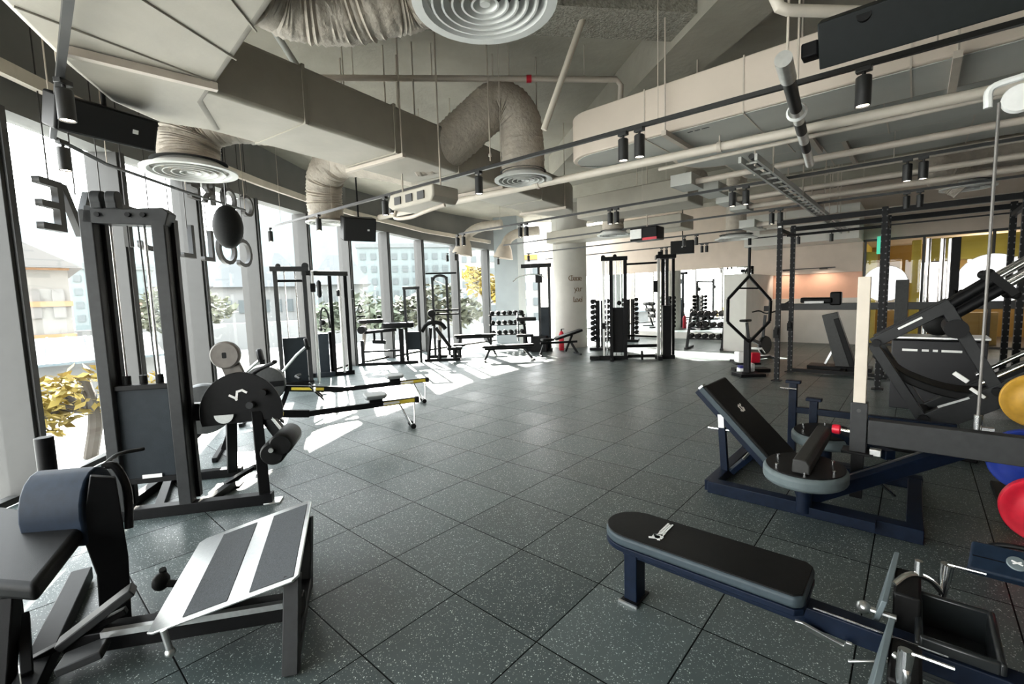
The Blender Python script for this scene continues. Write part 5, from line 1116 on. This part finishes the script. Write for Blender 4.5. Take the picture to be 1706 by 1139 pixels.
# ---------------------------------------------------------------- R2 power rack
def rack_mat():
    m, t_, b = nt('perforated_black_steel'); N = t_.nodes; L = t_.links
    tc = N.new('ShaderNodeTexCoord'); s = N.new('ShaderNodeSeparateXYZ'); L.new(tc.outputs['Object'], s.inputs[0])
    def M(op, a, b_=None):
        n = N.new('ShaderNodeMath'); n.operation = op
        for i, x in enumerate((a, b_)):
            if x is None: continue
            if isinstance(x, (int,float)): n.inputs[i].default_value = x
            else: L.new(x, n.inputs[i])
        return n.outputs[0]
    fz = M('MULTIPLY', M('SUBTRACT', M('FRACT', M('DIVIDE', s.outputs[2], .1)), .5), .1)
    r2 = M('ADD', M('MULTIPLY', fz, fz), M('MINIMUM', M('MULTIPLY', s.outputs[0], s.outputs[0]), M('MULTIPLY', s.outputs[1], s.outputs[1])))
    h = M('LESS_THAN', r2, .00016); mx = N.new('ShaderNodeMix'); mx.data_type = 'RGBA'; mx.inputs[6].default_value = (.005,.005,.0055,1); mx.inputs[7].default_value = (.12,.12,.12,1)
    L.new(h, mx.inputs[0]); L.new(mx.outputs[2], b.inputs['Base Color']); b.inputs['Roughness'].default_value = .48; b.inputs['Specular IOR Level'].default_value = .16
    return m
RACKM = rack_mat()
aP = 5.0*A.x+8.6*A.y; bP = 5.0*B.x+8.6*B.y
t = thing('power_rack', 'tall black perforated steel power rack running to the right picture edge', 'power rack', AB(aP+.6,bP+1.5))
RH = 3.0; tinv = top_matrix(t).inverted()
def rpost(a_, b_, h=RH):
    o = obj('upright', MB().box((0,0,h/2), (.08,.08,h), (B,A,UP)), RACKM, None, bev=.004); o.parent = t; o.location = tinv @ AB(a_, b_, 0)
    obj('foot_plate', MB().box(AB(a_,b_,.006), (.16,.16,.012), (B,A,UP)), BLK, t)
bs = (0, 1.5, 3.05)
for a_ in (aP, aP+1.2):
    for b_ in bs: rpost(a_, bP+b_)
    obj('top_beam', MB().bar(AB(a_,bP-.05,RH-.07), AB(a_,bP+4.6,RH-.07), .075,.085), BLK, t, bev=.004)
for b_ in bs: obj('cross_beam', MB().bar(AB(aP,bP+b_,RH-.2), AB(aP+1.2,bP+b_,RH-.2), .06,.07), BLK, t, bev=.004)
obj('base_tie', MB().bar(AB(aP+1.2,bP,.05), AB(aP+1.2,bP+3.05,.05), .07,.07), BLK, t); obj('pull_up_bar', MB().cyl(AB(aP+.6,bP,RH-.25), AB(aP+.6,bP+1.5,RH-.25), .02, n=12), BLK, t)
for a_, z_ in ((aP,.9),(aP+1.2,.95)): obj('j_hook', MB().box(AB(a_-.08,bP,z_), (.1,.1,.16), (B,A,UP)).box(AB(a_-.14,bP,z_+.05), (.06,.03,.14), (B,A,UP)), RUB, t, bev=.008)
obj('tag_plate', MB().box(AB(aP-.044,bP,2.86), (.05,.005,.03), (B,A,UP)), TILW, t)
# barbell resting on the rack hooks further back
# R3 lever arm machine behind
aR = 11.8
def onR(u, v, a_=aR): d = ray(u, v); return EYEP + d*(a_/d.dot(A))
t = thing('lever_press_machine', 'graphite machine with long horizontal arm on a leaning column behind the power rack', 'lever machine', V((onR(1400,610).x, onR(1400,610).y, 0)))
LG = mat('mid_graphite', (.04,.041,.04), .45, 0, .1, 20, spec=.25)
pA = onR(1312,511); pBb = onR(1700,524); pBb.z = pA.z
obj('long_arm', MB().bar(pA, pBb, .12,.14), LG, t, bev=.006); obj('arm_end', MB().bar(pA-B*.15, pA+B*.05, .13,.16).bar(pA-B*.05+UP*.05, pA+B*.1+UP*.15, .06,.06), RUB, t, bev=.01)
c0_ = onR(1408,612); c0_.z = 0; c1_ = onR(1383,522)
obj('leaning_column', MB().bar(c0_, c1_, .28,.22, A), LG, t, bev=.012); obj('column_cover', MB().bar(c0_+B*.16, c1_+B*.12-UP*.1, .1,.24, A), BLK, t, bev=.01)
obj('top_pad', MB().bar(onR(1335,500), onR(1388,500), .3,.12), PAD, t, bev=.03); obj('head_block', MB().box(onR(1393,497), (.2,.2,.28), (B,A,UP)), BLK, t, bev=.03)
obj('base', MB().box(c0_+UP*.04-B*.1, (1.1,.5,.08), (B,A,UP)).bar(c0_+UP*.03-A*.6, c0_+UP*.03+A*.6, .1,.06), BLK, t, bev=.008)
obj('pedal', MB().bar(c0_-B*.35+UP*.1, c0_-B*.2+UP*.45, .12,.05), ALU, t, bev=.01)
p3_ = onR(1497,600); p3_.z = 0; h3 = onR(1497,466).z
obj('second_column', MB().bar(p3_, p3_+UP*h3, .2,.14, A), LG, t, bev=.008); obj('arm_light', MB().box(onR(1358,503)-A*.16, (.35,.02,.05), (B,A,UP)), TILW, t)
# smith machine rods and lettered black box
aS = 12.9
t = thing('smith_machine', 'black guided barbell machine with tall chrome rods before the yellow wall', 'smith machine', V((onR(1560,600,aS).x, onR(1560,600,aS).y, 0)))
for u in (1537,1560,1573):
    p = onR(u,600,aS); p.z = 0; zt = onR(u,398,aS).z; obj('chrome_rod', MB().cyl(p, p+UP*zt, .045, n=14), CHR, t)
p = onR(1582,600,aS); p.z = 0; zt = onR(1582,396,aS).z; obj('black_upright', MB().bar(p, p+UP*zt, .13,.12), BLK, t, bev=.005); obj('base', MB().bar(onR(1530,600,aS)*V((1,1,0)) if False else V((onR(1530,600,aS).x,onR(1530,600,aS).y,.05)), V((p.x,p.y,.05))+B*.3, .12,.1), BLK, t)
obj('barbell', MB().cyl(onR(1515,505,aS), onR(1620,512,aS), .025, n=12), CHR, t)
for u in (1590,1600): obj('black_plate', MB().lathe([(.03,-.03),(.2,-.03),(.22,0),(.2,.03),(.03,.03)], onR(u,500,aS), B, 28), RUB, t)
aX = 8.6; c_ = onR(1560,592,aX); t = thing('lettered_storage_box', 'black storage box with white letter marks behind the sloping rails', 'storage box', V((c_.x,c_.y,0)))
bw_ = .95; obj('box_body', MB().box(V((c_.x,c_.y,.48)), (bw_,.5,.96), (B,A,UP)), mat('black_box_board', (.006,.006,.008), .5, 0, .1, 20), t, bev=.01)
obj('silver_rim', MB().box(V((c_.x,c_.y,1.0)), (bw_+.04,.54,.03), (B,A,UP)), ALU, t, bev=.004)
for k, w_ in enumerate((.16,.07,.05,.2)): obj('letter_mark', MB().box(V((c_.x,c_.y,.83))-A*.252+B*(-.28+(.0,.16,.26,.42)[k]), (w_,.004,.03), (B,A,UP)), WHT, t)
t = tag(obj('black_medicine_ball', MB().ball(V((c_.x,c_.y,1.015+.17))+B*.0, .17, 20), RUB), 'black medicine ball on top of the lettered storage box', 'medicine ball')
# ---------------------------------------------------------------- right back wall details
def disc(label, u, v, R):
    c = onR(u, v, 17.15); t = thing('round_wall_panel', label, 'wall panel', c, group='round white glowing panels')
    obj('panel', MB().lathe([(0,.03),(R*.97,.03),(R,.02),(R,-.02),(0,-.02)], c, -A, 44), mat('white_glow_panel', (.85,.85,.85), .4, 0, 0, emit=(1,1,1), es=1.6), t)  # white glow put into the disc in place of a bright reflection
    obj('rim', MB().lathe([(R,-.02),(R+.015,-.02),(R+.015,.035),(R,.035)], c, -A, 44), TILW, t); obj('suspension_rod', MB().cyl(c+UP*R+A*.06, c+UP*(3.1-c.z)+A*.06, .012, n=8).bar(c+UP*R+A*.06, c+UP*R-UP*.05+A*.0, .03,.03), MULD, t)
disc('round white panel with glow put in for a reflection, beside the pale wooden upright, left one of the pair', 1474, 472, .5); disc('round white panel with glow put in for a reflection, behind the sloping chrome rails, right one of the pair', 1652, 466, .66)
EX = onR(1469,408,17.1); t = thing('exit_sign', 'small green exit sign hung before the yellow wall', 'exit sign', EX)
obj('green_panel', MB().box(EX, (.22,.06,.5), (B,A,UP)), mat('exit_green', (.02,.35,.22), .4, 0, 0, emit=(.1,.8,.5), es=.8), t, bev=.01); obj('hanger', MB().cyl(EX, V((EX.x,EX.y,3.12)), .02, n=8), MULD, t)
def cab(label, u0, u1, v0, v1, a_, m):
    p = onR(u0, v1, a_); q = onR(u1, v0, a_); c = (p+q)/2; w_ = abs((q-p).dot(B)); h_ = q.z-p.z; c.z = 0
    t = thing('ochre_cabinet', label, 'cabinet', c)
    z1 = max(q.z, .5)
    obj('carcass', MB().box(c+UP*z1/2, (w_,.4,z1), (B,A,UP)), m, t, bev=.006); 
    obj('door', MB().box(c+UP*z1/2-A*.21-B*w_*.25, (w_*.47,.02,z1*.94), (B,A,UP)), m, t, bev=.004); obj('door', MB().box(c+UP*z1/2-A*.21+B*w_*.25, (w_*.47,.02,z1*.94), (B,A,UP)), m, t, bev=.004)
cab('ochre cabinet behind the glazed screen, left of the sloping rails', 1598, 1662, 520, 568, 18.6, OCH)
cab('tall ochre locker block behind the glazed screen by the exit sign', 1448, 1502, 432, 560, 19.6, mat('amber_panel', (.5,.32,.08), .5, 0, .06, 4))
# bright far opening seen through the glazed screen
wf = MB(); pw0 = onR(1532,436,21.35); pw1 = onR(1575,505,21.35)
def farwin(n, u0, u1, v0, v1):
    p = onR(u0, v0, 21.38); q = onR(u1, v1, 21.38); c = (p+q)/2; w_ = abs((q-p).dot(B)); h_ = abs(q.z-p.z)
    o = struct('window_%d' % n, MB().box(c+UP*(h_/2+.03), (w_+.1,.06,.06), (B,A,UP)).box(c-UP*(h_/2+.03), (w_+.1,.06,.06), (B,A,UP)), MULD)
    obj('pane', MB().box(c, (w_,.03,h_), (B,A,UP)), mat('daylit_window', (.8,.85,.9), .3, 0, 0, emit=(.95,.98,1), es=2.2), o)
farwin(21, 1532, 1592, 438, 510); farwin(22, 1612, 1690, 432, 500)
al = bpy.data.lights.new('annex_lamp', 'POINT'); al.energy = 120; al.color = (1,.8,.5); al.shadow_soft_size = .4; lo = link('annex_lamp', al); lo.location = AB(19.5, 1.5, 2.7)
al = bpy.data.lights.new('annex_lamp', 'POINT'); al.energy = 120; al.color = (1,.8,.5); al.shadow_soft_size = .4; lo = link('annex_lamp', al); lo.location = AB(19.5, 6.0, 2.7)
# light bar over the niche, with warm fill spots added to brighten the wall
sl_ = MB().box(AB(17.2,-2.7,2.36), (1.6,.04,.03), (B,A,UP)); t = thing('counter_light_bar', 'thin light bar above the wall niche tinted peach for its orange glow', 'light', AB(17.2,-2.7,2.3)); obj('bar', sl_, MULD, t); 
for b_ in (-3.2,-2.2):
    obj('lamp_head', MB().box(AB(17.15,b_,2.34), (.2,.08,.05), (B,A,UP)), BLK, t)
    al = bpy.data.lights.new('wall_fill_lamp', 'SPOT'); al.energy = 32; al.spot_size = math.radians(150); al.spot_blend = .8; al.color = (1,.84,.68); al.shadow_soft_size = .1; lo = link('wall_fill_lamp', al); lo.location = AB(16.9,b_,2.3); lo.rotation_euler = (A*.35-UP*.9).to_track_quat('-Z','Y').to_euler()
# writing on the round column: thin handwritten strokes
cf = mat('copper_lettering', (.16,.1,.06), .5, .3, .1, 20)
t = thing('handwriting_sign', 'thin dark handwritten lettering on the round column', 'sign', COLP+V((0,-.57,1.8)))
def curve_txt(txt, z, a0, size):
    for i, ch in enumerate(txt):
        an = math.radians(a0 + i*7.0); n = V((math.sin(an), -math.cos(an), 0)); u_ = V((math.cos(an), math.sin(an), 0))
        if ch != ' ': text('letter', ch, size, COLP + n*.566 + UP*z, u_, UP, cf, t, .002)
curve_txt('Choose', 2.3, -4, .26); curve_txt('your', 1.95, 12, .26); curve_txt('Level', 1.6, 8, .26)
# ---------------------------------------------------------------- sign letters hung inside the windows, read from the street
WL2 = [V((x,y,0)) for x,y in WLINE]
def onwin(u, off=.3, zz=2.85):
    best = None
    for i in range(3, len(WL2)-2):
        p, q = WL2[i], WL2[i+1]; d = (q-p).normalized(); n = V((d.y,-d.x,0))
        for k in range(60):
            c = p.lerp(q, k/60) + n*off; e_ = V((c.x,c.y,zz))-EYEP; uu = 853+F*(e_.dot(RT)/e_.dot(FW))
            if best is None or abs(uu-u) < best[0]: best = (abs(uu-u), c, d)
    return best[1], best[2]
LET = mat('dark_sign_letters', (.03,.028,.026), .5, 0, .1, 20)
def sign(label, name, txt, us, z0, z1, size):
    c0, _ = onwin(us[0]); t = thing(name, label, 'sign', c0)
    for i, ch in enumerate(txt):
        z = z0+(z1-z0)*i/(len(txt)-1); c, d = onwin(us[i], zz=z)
        # fixed vertical position measured per row
        text('letter', ch, size, V((c.x,c.y,z)), -d, UP, LET, t, .03)
        obj('letter_rod', MB().cyl(V((c.x,c.y,z+.2)), V((c.x,c.y,CEIL)), .006, n=6), LET, t)
sign('row of large dark letters hung in the windows, seen from behind, lower row', 'window_sign', 'COLLECTIVE', (407,378,346,314,286,252,214,172,128,86), 2.58, 2.66, .68)
sign('short upper row of dark letters hung in the windows, seen from behind', 'upper_window_sign', 'CORE', (413,381,348,322), 3.42, 3.42, .52)
# black hanging ball
hb = EYEP + ray(380,378)*(5.9/ray(380,378).y)
t = thing('hanging_bag', 'round black bag hung on a strap before the windows right of the weight tower', 'punch bag', hb)
obj('bag', MB().ball(hb, .2, 24, (.85,.85,1.35)), RUB, t); obj('strap', MB().bar(hb+UP*.22, V((hb.x,hb.y,CEIL)), .03,.012), BLK, t); obj('hook', MB().ball(V((hb.x,hb.y,hb.z+.75)), .05, 12), BLK, t)
# ================================================================== outdoors
def OB(u, dist, z): d = ray(u, 500); h_ = V((d.x,d.y,0)).normalized(); return V((h_.x*dist, h_.y*dist, z))
def zat(u, v, dist): d = ray(u, v); return EYE + d.z/V((d.x,d.y,0)).length*dist
GZ = -.55
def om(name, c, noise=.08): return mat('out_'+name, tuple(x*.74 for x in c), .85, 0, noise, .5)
GLZ = om('window_glass_grey', (.085,.098,.10));  # outdoor tones kept pale and close together, haze put into the colours
def building(label, u0, u1, vt, dist, depth, m, cols, rows, roof=None, v_low=545, bands=None, name='building', wm=None, rot=0.0):
    p = OB(u0, dist, GZ); q = OB(u1, dist*(1+rot), GZ); um = (u0+u1)/2; z1 = zat(um, vt, dist)
    d = (q-p); W = d.length; d.normalize(); n = V((-d.y, d.x, 0));  n = n if n.dot(p) > 0 else -n      # n away from the camera
    c = (p+q)/2; t = thing(name, label, 'building', V((c.x,c.y,GZ)))
    obj('wall', MB().box(c+n*depth/2+UP*((z1-GZ)/2), (W, depth, z1-GZ), (d,n,UP)), m, t, smooth=False)
    zl = zat(um, v_low, dist); dz = (z1-zl)/(rows+.3); dx = W/cols
    for r in range(rows):
        for k in range(cols):
            cc = p + d*(dx*(k+.5)) + UP*(z1-dz*(r+.75)-GZ) - n*.03
            obj('window', MB().box(cc, (dx*.52, .12, dz*.5), (d,n,UP)), wm or GLZ, t, smooth=False)
    if roof == 'gable':
        zr, rm = bands['apex'], bands['roof']
        h = zat(um, zr, dist) - z1; e = .4
        obj('roof', MB().prism([(-W/2-e,-.2),(W/2+e,-.2),(0,h)], c+UP*(z1-GZ)-n*.4, d, UP, depth+.8 if d.cross(UP).dot(n) > 0 else -(depth+.8)), rm, t, smooth=False)
    elif roof == 'flat':
        obj('parapet', MB().box(c+n*depth/2+UP*(z1-GZ+.2), (W+.4, depth+.4, .5), (d,n,UP)), bands['roof'], t, smooth=False)
    elif roof == 'hip':
        h = bands['h']; b0 = c+n*depth/2+UP*(z1-GZ); e = .6
        pts = [b0-d*(W/2+e)-n*(depth/2+e), b0+d*(W/2+e)-n*(depth/2+e), b0+d*(W/2+e)+n*(depth/2+e), b0-d*(W/2+e)+n*(depth/2+e)]
        rl_ = max(.25*W, W/2-depth/2); r0 = b0-d*rl_+UP*h; r1 = b0+d*rl_+UP*h
        obj('roof', MB().hexa(pts+[r0-n*.05, r1-n*.05, r1+n*.05, r0+n*.05]), bands['roof'], t, smooth=False)
    if bands and 'bands' in bands:
        for v0, v1 in bands['bands']:
            za, zb = zat(um, v1, dist), zat(um, v0, dist)
            obj('band', MB().box(c-n*.06+UP*((za+zb)/2-GZ), (W+.1, .15, zb-za), (d,n,UP)), bands['bm'], t, smooth=False)
    return t
CREAM = om('cream_render', (.155,.145,.13)); ORB = om('orange_band', (.25,.13,.06)); PGR = om('pale_grey_wall', (.12,.13,.13)); TEAL = om('pale_teal_wall', (.13,.155,.155)); DRF = om('grey_tile_roof', (.075,.08,.08)); WWL = om('white_shopfront', (.19,.19,.185)); RRF = om('red_tile_roof', (.2,.075,.045)); ORG = om('orange_wall', (.3,.15,.03))
building('cream gabled building with orange bands outside the near left window', -60, 118, 436, 24, 9, CREAM, 4, 1, 'gable', 560, {'apex':398, 'roof':om('pale_roof', (.11,.105,.1)), 'bands':[(440,449),(503,512),(560,568)], 'bm':ORB}, wm=om('cream_shade', (.13,.12,.11)))
p = OB(95, 17, 0); t = thing('lean_to_shed', 'low blue grey ribbed roof shed below the cream gabled building', 'shed', V((p.x,p.y,GZ)))
d_ = V((p.y,-p.x,0)).normalized(); n_ = V((p.x,p.y,0)).normalized(); zr_ = zat(95,570,17)
obj('ribbed_roof', MB().hexa([p-d_*3.2+UP*(zr_-.55)-n_*1.2, p+d_*2.0+UP*(zr_-.5)-n_*1.2, p+d_*2.0+UP*(zr_-.0)+n_*1.6, p-d_*3.2+UP*(zr_-.0)+n_*1.6] + [q+UP*.06 for q in (p-d_*3.2+UP*(zr_-.55)-n_*1.2, p+d_*2.0+UP*(zr_-.5)-n_*1.2, p+d_*2.0+UP*zr_+n_*1.6, p-d_*3.2+UP*zr_+n_*1.6)]), om('blue_grey_sheet', (.10,.125,.135)), t, smooth=False)
rb = [p+d_*(-3.1+.4*k) for k in range(13)]
for q in rb: obj('roof_rib', MB().bar(q+UP*(zr_-.48)-n_*1.2, q+UP*(zr_+.06)+n_*1.6, .05, .05), om('blue_grey_rib', (.08,.10,.11)), t)
obj('wall', MB().box(V((p.x,p.y,(zr_-.5+GZ)/2))+n_*.1-d_*.6, (5.0,1.8,zr_-.5-GZ), (d_,n_,UP)), WWL, t, smooth=False)
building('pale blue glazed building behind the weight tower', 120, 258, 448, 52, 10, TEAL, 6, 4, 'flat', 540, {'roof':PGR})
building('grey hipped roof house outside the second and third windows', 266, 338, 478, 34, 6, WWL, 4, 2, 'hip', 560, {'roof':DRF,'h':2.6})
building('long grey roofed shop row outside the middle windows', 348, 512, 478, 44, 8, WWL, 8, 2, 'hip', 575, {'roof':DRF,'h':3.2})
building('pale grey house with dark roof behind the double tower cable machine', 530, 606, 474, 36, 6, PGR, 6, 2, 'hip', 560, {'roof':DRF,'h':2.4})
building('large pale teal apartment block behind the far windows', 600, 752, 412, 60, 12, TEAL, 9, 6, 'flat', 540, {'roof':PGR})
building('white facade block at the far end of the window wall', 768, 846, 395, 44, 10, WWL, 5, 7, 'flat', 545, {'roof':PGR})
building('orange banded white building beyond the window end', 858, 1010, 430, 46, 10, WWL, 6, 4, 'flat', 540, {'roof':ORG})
building('low red tiled house behind the weight tower', 202, 234, 530, 30, 5, WWL, 3, 1, 'hip', 575, {'roof':RRF,'h':1.2})
# white wall and hedge line along the street
pts = [OB(u, 28, 0) for u in range(-40, 820, 60)]
mb = MB()
for a_, b_ in zip(pts[:-1], pts[1:]): mb.bar(V((a_.x,a_.y,GZ+.7)), V((b_.x,b_.y,GZ+.7)), .2, 1.4)
tag(obj('boundary_wall', mb, WWL, smooth=False), 'long low white boundary wall across the street', 'wall')
# hill
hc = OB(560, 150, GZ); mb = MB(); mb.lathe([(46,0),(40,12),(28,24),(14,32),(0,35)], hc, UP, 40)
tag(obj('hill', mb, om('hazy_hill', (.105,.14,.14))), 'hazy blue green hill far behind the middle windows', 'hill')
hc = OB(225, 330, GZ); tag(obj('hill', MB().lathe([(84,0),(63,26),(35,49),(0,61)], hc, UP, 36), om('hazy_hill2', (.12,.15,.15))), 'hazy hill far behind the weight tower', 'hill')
# trees: crown of many leaves on a trunk with branches
def leaves(c, R, n, m, s=.12, sc=(1,1,.7), parent=None, name='foliage'):
    mb = MB(); bm = mb.bm
    for i in range(n):
        u = random.gauss(0,1), random.gauss(0,1), random.gauss(0,1); v = V(u).normalized()*R*random.uniform(.45,1)
        p = V(c)+V((v.x*sc[0], v.y*sc[1], v.z*sc[2])); a = V((random.uniform(-1,1),random.uniform(-1,1),random.uniform(-.6,.6))).normalized(); b = a.cross(V((random.uniform(-1,1),random.uniform(-1,1),1))).normalized(); k = s*random.uniform(.6,1.3)
        bm.faces.new([bm.verts.new(p-a*k*.9), bm.verts.new(p-b*k*.45), bm.verts.new(p+a*k*.9), bm.verts.new(p+b*k*.45)])
    me = bpy.data.meshes.new(name); 
    if parent is not None: bm.transform(top_matrix(parent).inverted())
    bm.to_mesh(me); bm.free(); me.materials.append(m); o = link(name, me); o.parent = parent; return o
def tree(label, c, h, clumps, m, n=260, s=.12):
    t = thing('tree', label, 'tree', c); c = V(c); mb = MB()
    mb.tube(bez([c, c+V((.1,.05,h*.4)), c+V((-.05,.1,h*.75))],5), [.09]*6+[.07]*5, 8)
    for (dx,dy,dz,R) in clumps: mb.tube([c+V((0,.05,h*.45)), c+V((dx*.5,dy*.5,h*.6+(dz-h*.6)*.5)), c+V((dx,dy,dz))], [.06,.04,.02], 7)
    obj('trunk', mb, om('bark', (.06,.05,.04)), t)
    for (dx,dy,dz,R) in clumps: leaves(c+V((dx,dy,dz)), R, n, m, s, parent=t)
    return t
YFL = om('yellow_blossom', (.26,.19,.03), .3); OLV = om('olive_leaf', (.11,.115,.075), .3); GRN = om('green_leaf', (.10,.12,.08), .3)
c = OB(120, 9.5, GZ); tree('yellow blossoming tree outside the near left window', c, 1.6, [(0,0,1.05,.55),(-.7,.2,.95,.5),(-1.3,.1,.75,.45),(.5,.3,1.0,.5),(-.3,-.4,.7,.4)], YFL, 170, .11)
c = OB(808, 32, GZ); tree('yellow flowering tree outside the far window end', c, 4, [(0,0,3.2,1.3),(1.2,0,2.6,1.1),(-.7,.5,4.0,.9),(2.0,0,2.2,.8)], YFL, 230, .3)
c = OB(728, 22.5, GZ); tree('olive green tree outside the windows behind the slim pull up tower', c, 3, [(0,0,2.3,1.4),(-1.3,0,1.8,1.2),(1.2,.2,1.7,1.1)], OLV, 300, .28)
c = OB(600, 23, GZ); tree('dull green tree outside the windows behind the seated machine', c, 2.6, [(0,0,1.9,1.3),(-1.4,0,1.6,1.1),(1.3,0,1.5,1.1)], GRN, 300, .26)
c = OB(300, 23, GZ); tree('grey green tree outside the second window', c, 3, [(0,0,2.6,1.2),(1.1,0,2.2,1.0),(-1.0,0,2.0,1.0)], OLV, 260, .25)
